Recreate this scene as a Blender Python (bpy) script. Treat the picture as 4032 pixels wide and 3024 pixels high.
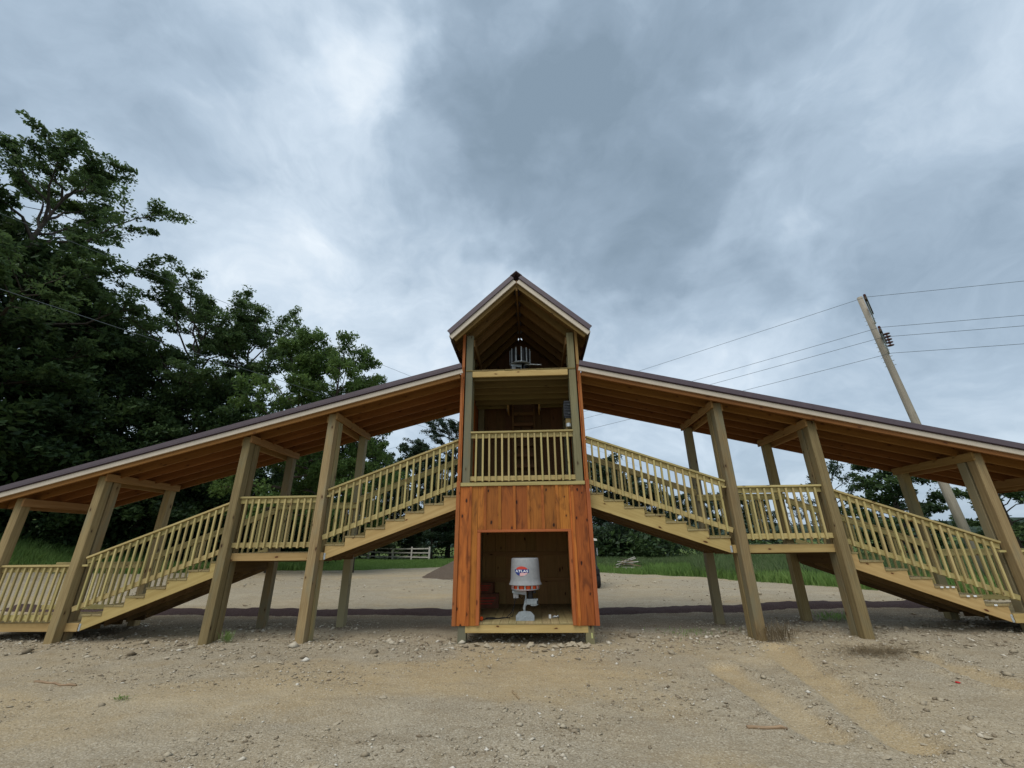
import bpy, bmesh, math, random
import numpy as np
from mathutils import Matrix, Vector

for o in list(bpy.data.objects):
    bpy.data.objects.remove(o)
scn = bpy.context.scene
COL = scn.collection
rnd = random.Random(7)
R = math.radians

# ------------------------------------------------------------------ camera
F_PX = 1633.14            # focal length in pixels of the 4032 px wide photograph
YAW, PITCH, ROLL = R(-2.528), R(21.139), R(-0.646)
CAM = Vector((0.171, -7.834, 1.497))

def cam_axes():
    f = Vector((math.sin(YAW) * math.cos(PITCH), math.cos(YAW) * math.cos(PITCH), math.sin(PITCH)))
    r = Vector((math.cos(YAW), -math.sin(YAW), 0))
    u = r.cross(f)
    c, s = math.cos(ROLL), math.sin(ROLL)
    return c * r + s * u, -s * r + c * u, f
CR, CU, CF = cam_axes()
cd = bpy.data.cameras.new('camera')
cd.sensor_fit = 'HORIZONTAL'; cd.sensor_width = 36; cd.lens = F_PX / 4032 * 36
cd.clip_start = 0.05; cd.clip_end = 3000
cam = bpy.data.objects.new('camera', cd); COL.objects.link(cam)
cam.matrix_world = Matrix(((CR.x, CU.x, -CF.x, CAM.x), (CR.y, CU.y, -CF.y, CAM.y), (CR.z, CU.z, -CF.z, CAM.z), (0, 0, 0, 1)))
scn.camera = cam
scn.render.resolution_x, scn.render.resolution_y = 1024, 768
scn.render.engine = 'CYCLES'
scn.view_settings.view_transform = 'Standard'
scn.view_settings.look = 'None'
scn.view_settings.gamma = 1
scn.view_settings.exposure = 0.30
scn.cycles.max_bounces = 4
scn.cycles.diffuse_bounces = 3
scn.cycles.glossy_bounces = 2
scn.cycles.transmission_bounces = 2

def px_dir(px, py):
    return (CF + CR * ((px - 2016) / F_PX) + CU * ((1512 - py) / F_PX)).normalized()

# ------------------------------------------------------------------ node helper
class NT:
    def __init__(s, tree):
        s.t = tree; tree.nodes.clear()
    def n(s, typ, **kw):
        nd = s.t.nodes.new(typ)
        for k, v in kw.items():
            if k[:2] == 'i_':
                nd.inputs[k[2:].replace('_', ' ')].default_value = v
            else:
                setattr(nd, k, v)
        return nd
    def l(s, a, b):
        s.t.links.new(a, b)
    def val(s, v, sock):
        if isinstance(v, (int, float)): sock.default_value = v
        elif isinstance(v, (tuple, list)): sock.default_value = v if len(v) == len(sock.default_value) else tuple(v) + (1,)
        else: s.l(v, sock)
    def math(s, op, a, b=0.0, c=None, clamp=False):
        nd = s.n('ShaderNodeMath', operation=op, use_clamp=clamp)
        s.val(a, nd.inputs[0]); s.val(b, nd.inputs[1])
        if c is not None: s.val(c, nd.inputs[2])
        return nd.outputs[0]
    def vmath(s, op, a, b=(0, 0, 0)):
        nd = s.n('ShaderNodeVectorMath', operation=op)
        s.val(a, nd.inputs[0])
        s.val(b, nd.inputs[1])
        return nd
    def mix(s, f, a, b, blend='MIX'):
        nd = s.n('ShaderNodeMix', data_type='RGBA', blend_type=blend)
        s.val(f, nd.inputs[0]); s.val(a, nd.inputs[6]); s.val(b, nd.inputs[7])
        return nd.outputs[2]
    def ramp(s, v, stops, interp='LINEAR'):
        nd = s.n('ShaderNodeValToRGB'); cr = nd.color_ramp; cr.interpolation = interp
        while len(cr.elements) < len(stops): cr.elements.new(0.5)
        for e, (p, c) in zip(cr.elements, stops):
            e.position = p; e.color = (c, c, c, 1) if isinstance(c, (int, float)) else tuple(c) + (1,)
        s.l(v, nd.inputs[0]); return nd.outputs[0]
    def noise(s, vec, scale, detail=4, rough=.55, dist=0.0):
        nd = s.n('ShaderNodeTexNoise'); nd.inputs['Scale'].default_value = scale
        nd.inputs['Detail'].default_value = detail; nd.inputs['Roughness'].default_value = rough
        nd.inputs['Distortion'].default_value = dist
        if vec is not None: s.l(vec, nd.inputs['Vector'])
        return nd.outputs[0]
    def sstep(s, v, a, b, lo=0.0, hi=1.0):
        nd = s.n('ShaderNodeMapRange', interpolation_type='SMOOTHSTEP')
        s.val(v, nd.inputs[0]); s.val(a, nd.inputs[1]); s.val(b, nd.inputs[2]); s.val(lo, nd.inputs[3]); s.val(hi, nd.inputs[4])
        return nd.outputs[0]

# ------------------------------------------------------------------ world: overcast sky with broken layers
SUN_EL, SUN_AZ = R(58), R(205)       # azimuth clockwise from +y (the view direction); light comes from behind the camera's left
world = bpy.data.worlds.new('World'); scn.world = world; world.use_nodes = True
w = NT(world.node_tree)
sky = w.n('ShaderNodeTexSky', sky_type='NISHITA', sun_disc=False)
sky.sun_elevation = SUN_EL; sky.sun_rotation = SUN_AZ; sky.dust_density = 2.5; sky.air_density = 1.2
tc = w.n('ShaderNodeTexCoord')
dirv = tc.outputs['Generated']
sep = w.n('ShaderNodeSeparateXYZ'); w.l(dirv, sep.inputs[0])
zz = w.math('ADD', w.math('MAXIMUM', sep.outputs[2], 0.0), 0.17)
flat = w.n('ShaderNodeCombineXYZ')
w.l(w.math('DIVIDE', sep.outputs[0], zz), flat.inputs[0]); w.l(w.math('DIVIDE', sep.outputs[1], zz), flat.inputs[1])
sph = w.vmath('MULTIPLY', dirv, (1.0, 1.0, 1.5)).outputs[0]
fl = w.vmath('ADD', w.vmath('ADD', w.vmath('MULTIPLY', flat.outputs[0], (.22, .22, .22)).outputs[0], w.vmath('MULTIPLY', sph, (1.5, 1.5, 1.5)).outputs[0]).outputs[0], (3.7, 1.3, 0.4)).outputs[0]
def swirl(vec, scale, detail, amt):
    nd = w.n('ShaderNodeTexNoise'); nd.inputs['Scale'].default_value = scale; nd.inputs['Detail'].default_value = detail; w.l(vec, nd.inputs['Vector'])
    c_ = w.vmath('SUBTRACT', nd.outputs[1], (0.5, 0.5, 0.5)).outputs[0]
    sc_ = w.vmath('SCALE', c_); sc_.inputs['Scale'].default_value = amt
    return sc_.outputs[0]
flw = w.vmath('ADD', fl, swirl(fl, 1.6, 4, .75)).outputs[0]
n_big = w.noise(flw, 1.15, 4, .5)
n_mid = w.noise(flw, 3.0, 7, .60)
n_fine = w.noise(flw, 9.0, 6, .6)
# broad layers of thick and thin cloud (world directions of their middles)
cur = w.math('MULTIPLY_ADD', w.math('SUBTRACT', n_big, 0.5), 0.62, 0.60)
cur = w.math('ADD', cur, w.math('MULTIPLY', w.math('SUBTRACT', n_mid, 0.5), 0.56))
cur = w.math('ADD', cur, w.math('MULTIPLY', w.math('SUBTRACT', n_fine, 0.5), 0.17))
dwarp = w.vmath('NORMALIZE', w.vmath('ADD', w.vmath('ADD', dirv, swirl(fl, 1.3, 3, .36)).outputs[0], swirl(fl, 5.0, 5, .20)).outputs[0]).outputs[0]
for px, py, inner, outer, amt in [
        (2050, 100, 4, 16, -0.28), (2300, 700, 6, 18, -0.34), (2700, 250, 4, 17, -0.18), (1800, 600, 3, 11, -0.16), (2700, 1000, 4, 13, -0.16),
        (1480, 260, 1, 8, 0.20), (1200, 600, 3, 13, 0.12), (850, 820, 3, 18, 0.12), (1350, 1250, 3, 13, 0.16), (1950, 1320, 2, 12, 0.13), (600, 1000, 3, 14, .08),
        (3350, 700, 3, 13, 0.06), (3900, 250, 4, 18, -0.06), (3100, 150, 4, 16, -.16), (3250, 1000, 3, 12, -.05), (3700, 1000, 4, 12, -0.16), (250, 350, 5, 22, -0.12), (900, 300, 4, 14, -.08), (2800, 1350, 3, 11, 0.08), (2050, 40, 1, 6, .06)]:
    d = px_dir(px, py)
    dp = w.vmath('DOT_PRODUCT', dwarp, tuple(d)).outputs['Value']
    cur = w.math('ADD', cur, w.sstep(dp, math.cos(R(outer)), math.cos(R(inner)), 0.0, amt))
cloud = w.ramp(cur, [(0.05, (2.05, 2.75, 3.45)), (0.30, (2.65, 3.45, 4.3)), (0.55, (3.8, 4.75, 5.75)), (0.80, (5.6, 6.55, 7.5)), (1.0, (7.4, 8.1, 8.7))])
skymix = w.mix(0.90, sky.outputs[0], cloud)
bg = w.n('ShaderNodeBackground'); w.l(skymix, bg.inputs[0]); bg.inputs[1].default_value = 0.1
out = w.n('ShaderNodeOutputWorld'); w.l(bg.outputs[0], out.inputs[0])

# ------------------------------------------------------------------ sun behind the cloud
sl = bpy.data.lights.new('sun', 'SUN'); sl.energy = 1.5; sl.angle = R(45); sl.color = (1.0, 0.95, 0.88)
so = bpy.data.objects.new('sun', sl); COL.objects.link(so)
sd = Vector((math.sin(SUN_AZ) * math.cos(SUN_EL), math.cos(SUN_AZ) * math.cos(SUN_EL), math.sin(SUN_EL)))
so.rotation_euler = sd.to_track_quat('Z', 'Y').to_euler(); so.location = (0, 0, 40)

# ------------------------------------------------------------------ materials
MAT = {}
def lin(r, g, b):
    def c(v):
        v /= 255.0
        return v / 12.92 if v <= .04045 else ((v + .055) / 1.055) ** 2.4
    return (c(r), c(g), c(b))

def finish(n, col, rough, bump=None, bstr=.3, bdist=.004, metal=0.0, spec=.35):
    p = n.n('ShaderNodeBsdfPrincipled'); n.val(col, p.inputs['Base Color']); n.val(rough, p.inputs['Roughness'])
    p.inputs['Metallic'].default_value = metal; p.inputs['Specular IOR Level'].default_value = spec
    if bump is not None:
        b = n.n('ShaderNodeBump'); b.inputs['Strength'].default_value = bstr; b.inputs['Distance'].default_value = bdist
        n.l(bump, b.inputs['Height']); n.l(b.outputs[0], p.inputs['Normal'])
    o = n.n('ShaderNodeOutputMaterial'); n.l(p.outputs[0], o.inputs[0])

def newmat(name):
    m = bpy.data.materials.new(name); m.use_nodes = True; MAT[name] = m
    return NT(m.node_tree)

def wood(name, light, dark, knot, vary=.25, knots=1.0, rough=.75, grain=1.0, blotch=0.0, blotch_col=None, weather=None, kscale=(2.2, 5.2), kpick=.62):
    n = newmat(name)
    t = n.n('ShaderNodeTexCoord'); oi = n.n('ShaderNodeObjectInfo')
    off = n.vmath('SCALE', (37.0, 61.0, 23.0)); n.l(oi.outputs['Random'], off.inputs['Scale'])
    v = n.vmath('ADD', t.outputs['Object'], off.outputs[0]).outputs[0]
    m1 = n.vmath('MULTIPLY', v, (.9, 11, 11)).outputs[0]
    g1 = n.noise(m1, 1.6, 5, .6, .6)
    m2 = n.vmath('MULTIPLY', v, (3.5, 90, 90)).outputs[0]
    g2 = n.noise(m2, 1.5, 3, .6)
    # cathedral rings
    m3 = n.vmath('MULTIPLY', v, (.5, 7, 7)).outputs[0]
    wv_ = n.n('ShaderNodeTexWave', wave_type='RINGS', rings_direction='X'); wv_.inputs['Scale'].default_value = 1.5
    wv_.inputs['Distortion'].default_value = 7; wv_.inputs['Detail'].default_value = 2; wv_.inputs['Detail Scale'].default_value = .8
    n.l(m3, wv_.inputs['Vector'])
    gr = n.math('ADD', n.math('MULTIPLY', g1, .62), n.math('ADD', n.math('MULTIPLY', g2, .28), n.math('MULTIPLY', wv_.outputs['Fac'], .10 * grain)))
    f = n.sstep(gr, .15, .85)
    col = n.mix(f, dark, light)
    if blotch:
        b = n.noise(n.vmath('MULTIPLY', v, (1.3, 5, 5)).outputs[0], 1.3, 3, .6, .8)
        col = n.mix(n.math('MULTIPLY', n.sstep(b, .45, .72), blotch), col, blotch_col or dark)
    if weather:
        b = n.noise(n.vmath('MULTIPLY', v, (.8, 3, 3)).outputs[0], 1.6, 3, .6)
        col = n.mix(n.math('MULTIPLY', n.sstep(n.math('ADD', b, n.math('MULTIPLY_ADD', n.math('FRACT', n.math('MULTIPLY', oi.outputs['Random'], 7.7)), .5, -.25)), .4, .65), .8), col, weather)
    vo = n.n('ShaderNodeTexVoronoi', feature='F1', voronoi_dimensions='2D'); vo.inputs['Scale'].default_value = 1.0
    sv = n.n('ShaderNodeSeparateXYZ'); n.l(v, sv.inputs[0]); cv2 = n.n('ShaderNodeCombineXYZ')
    n.l(n.math('MULTIPLY', sv.outputs[0], kscale[0]), cv2.inputs[0]); n.l(n.math('MULTIPLY', n.math('ADD', sv.outputs[1], sv.outputs[2]), kscale[1]), cv2.inputs[1])
    kw = n.n('ShaderNodeTexNoise'); kw.inputs['Scale'].default_value = 14; n.l(v, kw.inputs['Vector'])
    kws = n.vmath('SCALE', n.vmath('SUBTRACT', kw.outputs[1], (.5, .5, .5)).outputs[0]); kws.inputs['Scale'].default_value = .09
    n.l(n.vmath('ADD', cv2.outputs[0], kws.outputs[0]).outputs[0], vo.inputs['Vector'])
    sepc = n.n('ShaderNodeSeparateColor'); n.l(vo.outputs['Color'], sepc.inputs[0])
    pick = n.math('GREATER_THAN', sepc.outputs[0], kpick)
    kr = n.math('MULTIPLY_ADD', sepc.outputs[1], .05, .045)
    kd = n.math('DIVIDE', vo.outputs['Distance'], kr)
    kf = n.math('MULTIPLY', n.math('MULTIPLY', n.sstep(kd, 1.25, .55), pick), knots)
    halo = n.math('MULTIPLY', n.math('MULTIPLY', n.sstep(kd, 3.2, 1.0), pick), knots * .45)
    col = n.mix(halo, col, dark)
    col = n.mix(kf, col, knot)
    tone = n.math('MULTIPLY_ADD', oi.outputs['Random'], vary, 1 - vary * .5)
    hs = n.n('ShaderNodeHueSaturation'); n.l(col, hs.inputs['Color']); n.l(tone, hs.inputs['Value'])
    hue = n.math('MULTIPLY_ADD', n.math('FRACT', n.math('MULTIPLY', oi.outputs['Random'], 17.3)), .018, .491)
    n.l(hue, hs.inputs['Hue'])
    finish(n, hs.outputs[0], rough, gr, .35, .003, spec=.25)

wood('rail_pine', lin(196, 179, 124), lin(158, 140, 88), lin(100, 74, 46), .36, .9)
wood('post_pine', lin(170, 150, 106), lin(122, 102, 68), lin(72, 50, 32), .55, 1.0, weather=lin(136, 130, 102))
wood('tower_post', lin(138, 130, 98), lin(104, 96, 70), lin(66, 52, 36), .2, 1.0, weather=lin(112, 112, 92))
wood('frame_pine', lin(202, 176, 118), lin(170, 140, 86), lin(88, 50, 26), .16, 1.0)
wood('shaded_pine', lin(112, 88, 54), lin(84, 64, 38), lin(60, 40, 24), .2, .6)  # darkened frame pine: shade under flights and decks put into the colour
wood('roof_pine', lin(146, 101, 51), lin(110, 72, 34), lin(84, 48, 24), .24, .9)
wood('beam_pine', lin(176, 140, 90), lin(140, 104, 60), lin(96, 58, 30), .16, .7)
wood('siding_stain', lin(186, 112, 48), lin(146, 80, 31), lin(52, 25, 12), .55, 1.0, .6, 1.3, .85, lin(100, 54, 24), kscale=(2.3, 4.6), kpick=.32)
wood('trim_stain', lin(180, 108, 58), lin(146, 82, 42), lin(74, 34, 18), .25, .7, .55, 1.0, .3, lin(118, 60, 28))
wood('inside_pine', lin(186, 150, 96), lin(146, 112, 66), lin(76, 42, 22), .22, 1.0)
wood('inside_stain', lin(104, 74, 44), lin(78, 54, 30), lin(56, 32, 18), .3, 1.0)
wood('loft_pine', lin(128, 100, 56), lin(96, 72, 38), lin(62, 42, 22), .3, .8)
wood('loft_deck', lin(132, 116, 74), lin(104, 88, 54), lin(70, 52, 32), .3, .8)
wood('deck_pine', lin(170, 154, 112), lin(136, 118, 80), lin(92, 66, 42), .22, .6)
wood('grey_wood', lin(206, 200, 190), lin(164, 156, 146), lin(80, 72, 64), .25, .5)
wood('dark_wood', lin(92, 80, 68), lin(62, 52, 44), lin(40, 32, 28), .2, .3)
wood('pole_wood', lin(178, 168, 150), lin(138, 128, 112), lin(92, 82, 72), .1, .5)
wood('stick_wood', lin(172, 148, 116), lin(116, 96, 72), lin(80, 56, 40), .4, .5)
wood('bark', lin(84, 74, 64), lin(46, 40, 34), lin(36, 30, 26), .3, .4)

def plain(name, col, rough=.5, metal=0.0, var=.12, scale=12, bstr=.1, spec=.4):
    n = newmat(name); t = n.n('ShaderNodeTexCoord')
    a = n.noise(t.outputs['Object'], scale, 4, .6)
    c = n.mix(n.sstep(a, .3, .75), tuple(x * (1 - var) for x in col), tuple(min(1, x * (1 + var)) for x in col))
    finish(n, c, n.math('MULTIPLY_ADD', a, .2, rough - .1), a, bstr, .002, metal, spec)
plain('roof_metal', lin(88, 74, 78), .42, 0.0, .10, 5, .05, .5)
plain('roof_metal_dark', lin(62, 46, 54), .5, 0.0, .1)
plain('fascia_beige', lin(204, 190, 170), .5, 0.0, .06, 4)
plain('galvanised', lin(190, 196, 198), .45, .5, .2, 30)
plain('machine_grey', lin(146, 147, 147), .55, 0.0, .08, 20, .1)
plain('bracket_grey', lin(156, 164, 168), .45, .25, .15, 30)
plain('machine_orange', lin(226, 84, 30), .4, 0.0, .15)
plain('black_plastic', lin(34, 35, 38), .45, 0.0, .2)
plain('black_rubber', lin(30, 30, 32), .85, 0.0, .2, 30, .3)
plain('logo_red', lin(196, 62, 44), .5, 0, .08)
plain('logo_blue', lin(38, 56, 120), .5, 0, .08)
plain('logo_white', lin(236, 238, 240), .5, 0, .03)
plain('cardboard', lin(128, 84, 62), .85, 0, .15)
plain('cart_white', lin(226, 224, 214), .4, 0, .04)
plain('cart_body', lin(60, 64, 66), .35, 0, .1)
plain('insulator_brown', lin(92, 52, 42), .3, 0, .1)
plain('wire_metal', lin(96, 104, 108), .6, .2, .1)
plain('paper_white', lin(232, 234, 232), .7, 0, .04)
plain('tape_yellow', lin(212, 214, 140), .6, 0, .05)
plain('plastic_red', lin(190, 30, 30), .5, 0, .1)
plain('clay_dark', lin(26, 26, 28), .6, 0, .1)

def leafmat(name, dark, mid, bright, trans=.35):
    n = newmat(name)
    g = n.n('ShaderNodeNewGeometry'); t = n.n('ShaderNodeTexCoord')
    a = n.noise(t.outputs['Object'], .55, 3, .6)
    f = n.math('ADD', n.math('MULTIPLY', g.outputs['Random Per Island'], .5), n.math('MULTIPLY', n.sstep(a, .32, .7), .55))
    c = n.ramp(f, [(.05, dark), (.5, mid), (1.0, bright)])
    d = n.n('ShaderNodeBsdfPrincipled'); n.l(c, d.inputs['Base Color']); d.inputs['Roughness'].default_value = .55
    d.inputs['Specular IOR Level'].default_value = .25
    tr = n.n('ShaderNodeBsdfTranslucent')
    n.l(n.mix(.5, c, tuple(min(1, x * 1.6) for x in bright)), tr.inputs['Color'])
    mx = n.n('ShaderNodeMixShader'); mx.inputs[0].default_value = trans
    n.l(d.outputs[0], mx.inputs[1]); n.l(tr.outputs[0], mx.inputs[2])
    o = n.n('ShaderNodeOutputMaterial'); n.l(mx.outputs[0], o.inputs[0])
leafmat('leaf_dark', (.017, .033, .016), (.04, .072, .028), (.10, .155, .048), .3)
leafmat('leaf_mid', (.026, .048, .02), (.06, .105, .036), (.13, .195, .065), .36)
leafmat('leaf_light', (.036, .066, .02), (.075, .13, .034), (.15, .23, .06), .38)
leafmat('leaf_far', (.02, .036, .02), (.036, .06, .032), (.065, .10, .045), .25)
leafmat('grass_blade', (.10, .165, .04), (.16, .26, .065), (.24, .34, .10), .45)
leafmat('tall_grass', (.07, .115, .04), (.115, .175, .06), (.2, .235, .11), .4)
leafmat('dead_grass', (.10, .075, .04), (.17, .13, .075), (.26, .2, .12), .2)

# ground: dirt, gravel, turf chosen by the 'mask' attribute (r turf, g bare tan dirt, b damp soil)
n = newmat('ground_dirt')
t = n.n('ShaderNodeTexCoord'); at = n.n('ShaderNodeAttribute', attribute_name='mask')
sp = n.n('ShaderNodeSeparateColor'); n.l(at.outputs['Color'], sp.inputs[0])
P = t.outputs['Object']
big = n.noise(P, .35, 4, .6); med = n.noise(P, 2.2, 5, .65, .4); fin = n.noise(P, 26, 5, .7)
vor = n.n('ShaderNodeTexVoronoi', feature='F1'); vor.inputs['Scale'].default_value = 34; n.l(P, vor.inputs['Vector'])
vor2 = n.n('ShaderNodeTexVoronoi', feature='F1'); vor2.inputs['Scale'].default_value = 85; n.l(P, vor2.inputs['Vector'])
mic = n.noise(P, 75, 4, .7); lrg = n.noise(P, 7.5, 4, .65, .3)
grav = n.mix(n.sstep(mic, .25, .78), lin(132, 121, 101), lin(176, 163, 139))
grav = n.mix(n.sstep(lrg, .35, .72, 0, .45), grav, lin(164, 154, 134))
vc = n.n('ShaderNodeSeparateColor'); n.l(vor.outputs['Color'], vc.inputs[0])
peb = n.sstep(vor.outputs['Distance'], .42, .2)
grav = n.mix(n.math('MULTIPLY', n.math('MULTIPLY', n.math('GREATER_THAN', vc.outputs[0], .80), peb), n.sstep(lrg, .35, .6, .15, .8)), grav, lin(190, 180, 160))
grav = n.mix(n.math('MULTIPLY', n.math('MULTIPLY', n.math('LESS_THAN', vc.outputs[1], .16), peb), .5), grav, lin(104, 92, 74))
vc2 = n.n('ShaderNodeSeparateColor'); n.l(vor2.outputs['Color'], vc2.inputs[0])
grav = n.mix(n.math('MULTIPLY', n.math('GREATER_THAN', vc2.outputs[0], .86), .45), grav, lin(196, 186, 166))
tan = n.mix(n.sstep(mic, .2, .85), lin(160, 140, 106), lin(192, 171, 133))
tan = n.mix(n.sstep(lrg, .4, .7, 0, .35), tan, lin(160, 142, 110))
dm = n.math('ADD', sp.outputs[1], n.math('ADD', n.math('MULTIPLY', n.math('SUBTRACT', med, .5), 1.3), n.math('MULTIPLY', n.math('SUBTRACT', lrg, .5), .7)), clamp=True)
dm = n.math('ADD', n.sstep(dm, .05, 1.0, 0, .75), n.math('MULTIPLY', n.sstep(big, .40, .68), .4), clamp=True)
base = n.mix(dm, grav, tan)
base = n.mix(n.sstep(n.noise(n.vmath('MULTIPLY', P, (.5, 2.4, 1)).outputs[0], 1.7, 5, .65, .5), .48, .68, 0, .34), base, lin(136, 121, 97))
base = n.mix(n.math('MULTIPLY', n.sstep(med, .52, .72), .30), base, lin(134, 116, 88))
base = n.mix(n.sstep(n.noise(P, .9, 5, .6, .6), .5, .72, 0, .22), base, lin(198, 185, 158))
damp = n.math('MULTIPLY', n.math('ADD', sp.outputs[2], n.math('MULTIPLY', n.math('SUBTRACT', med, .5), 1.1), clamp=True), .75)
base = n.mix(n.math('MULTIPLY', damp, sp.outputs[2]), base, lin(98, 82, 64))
base = n.mix(n.math('MULTIPLY', n.math('GREATER_THAN', vc2.outputs[1], .88), .40), base, lin(200, 190, 168))
base = n.mix(n.math('MULTIPLY', n.math('LESS_THAN', vc2.outputs[1], .10), .35), base, lin(112, 98, 78))
turf = n.mix(n.sstep(med, .3, .7), lin(66, 84, 40), lin(104, 118, 58))
tm = n.sstep(n.math('ADD', sp.outputs[0], n.math('MULTIPLY', n.math('SUBTRACT', med, .5), .5)), .35, .65)
base = n.mix(tm, base, turf)
hgt = n.math('ADD', n.math('ADD', n.math('MULTIPLY', fin, .5), n.math('MULTIPLY', lrg, .8)), n.math('ADD', n.math('MULTIPLY', n.sstep(vor.outputs['Distance'], .6, .1), .35), n.math('MULTIPLY', n.sstep(vor2.outputs['Distance'], .6, .1), .15)))
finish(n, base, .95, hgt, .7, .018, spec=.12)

n = newmat('mulch'); t = n.n('ShaderNodeTexCoord')
a = n.noise(t.outputs['Object'], 40, 5, .7); b = n.noise(t.outputs['Object'], 3, 3, .6)
c = n.mix(n.sstep(a, .25, .8), lin(54, 42, 42), lin(96, 79, 74))
c = n.mix(n.math('MULTIPLY', n.sstep(b, .45, .7), .4), c, lin(80, 66, 62))
finish(n, c, .95, a, .8, .02, spec=.1)
n = newmat('topsoil'); t = n.n('ShaderNodeTexCoord')
a = n.noise(t.outputs['Object'], 22, 6, .7)
c = n.mix(n.sstep(a, .25, .8), lin(74, 64, 54), lin(122, 108, 94))
finish(n, c, .97, a, .8, .04, spec=.1)
n = newmat('stone'); g = n.n('ShaderNodeNewGeometry')
t = n.n('ShaderNodeTexCoord'); a = n.noise(t.outputs['Object'], 45, 4, .6)
c = n.ramp(g.outputs['Random Per Island'], [(0, lin(122, 108, 88)), (.3, lin(152, 139, 117)), (.7, lin(180, 168, 144)), (.94, lin(202, 192, 172)), (1, lin(220, 214, 200))])
c = n.mix(n.math('MULTIPLY', n.sstep(a, .35, .75), .22), c, lin(132, 116, 94))
finish(n, c, .9, a, .4, .004, spec=.2)

# ------------------------------------------------------------------ object helpers
WM = {}
def link(name, me, mat=None, parent=None, M=None, kind=None):
    o = bpy.data.objects.new(name, me); COL.objects.link(o)
    M = M or Matrix()
    o.matrix_basis = M; WM[o] = M.copy()
    if parent is not None:
        o.parent = parent; o.matrix_parent_inverse = WM[parent].inverted()
    if me is not None and mat and not me.materials: me.materials.append(MAT[mat])
    if kind: o['kind'] = kind
    return o
def tag(o, label, cat, group=None):
    o['label'] = label; o['category'] = cat
    if group: o['group'] = group
    return o
def thing(name, label, cat, loc, group=None, rz=0.0):
    o = link(name, None, None, None, Matrix.Translation(loc) @ Matrix.Rotation(rz, 4, 'Z'))
    o.empty_display_size = .2
    return tag(o, label, cat, group)
def mesh(name, v, f, smooth=False):
    me = bpy.data.meshes.new(name); me.from_pydata([tuple(a) for a in v], [], f); me.update()
    if smooth:
        me.polygons.foreach_set('use_smooth', [True] * len(me.polygons))
    return me
BOX = {}
def boxmesh(L, wd, h, mat, bev=None):
    key = (round(L, 4), round(wd, 4), round(h, 4), mat, bev)
    if key not in BOX:
        bm = bmesh.new(); bmesh.ops.create_cube(bm, size=1)
        bmesh.ops.scale(bm, vec=(L, wd, h), verts=bm.verts)
        if bev:
            bmesh.ops.bevel(bm, geom=list(bm.edges), offset=bev, segments=1, affect='EDGES', profile=.5)
        me = bpy.data.meshes.new('board'); bm.to_mesh(me); bm.free(); me.materials.append(MAT[mat]); BOX[key] = me
    return BOX[key]
def frame(p0, p1, up=(0, 0, 1)):
    p0, p1 = Vector(p0), Vector(p1); x = (p1 - p0).normalized(); up = Vector(up)
    y = up.cross(x)
    if y.length < 1e-5: y = Vector((0, 1, 0)).cross(x)
    y.normalize(); z = x.cross(y); c = (p0 + p1) / 2
    return Matrix(((x.x, y.x, z.x, c.x), (x.y, y.y, z.y, c.y), (x.z, y.z, z.z, c.z), (0, 0, 0, 1))), (p1 - p0).length
def beam(name, p0, p1, wd, h, mat, parent, up=(0, 0, 1), bev=.003):
    M, L = frame(p0, p1, up)
    return link(name, boxmesh(L, wd, h, mat, bev), None, parent, M)
def box(name, x0, x1, y0, y1, z0, z1, mat, parent, axis=None, bev=.003):
    d = (abs(x1 - x0), abs(y1 - y0), abs(z1 - z0)); c = ((x0 + x1) / 2, (y0 + y1) / 2, (z0 + z1) / 2)
    a = axis if axis is not None else d.index(max(d))
    if a == 0: return beam(name, (min(x0, x1), c[1], c[2]), (max(x0, x1), c[1], c[2]), d[1], d[2], mat, parent, (0, 0, 1), bev)
    if a == 1: return beam(name, (c[0], min(y0, y1), c[2]), (c[0], max(y0, y1), c[2]), d[0], d[2], mat, parent, (0, 0, 1), bev)
    return beam(name, (c[0], c[1], min(z0, z1)), (c[0], c[1], max(z0, z1)), d[0], d[1], mat, parent, (0, 1, 0), bev)

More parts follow.
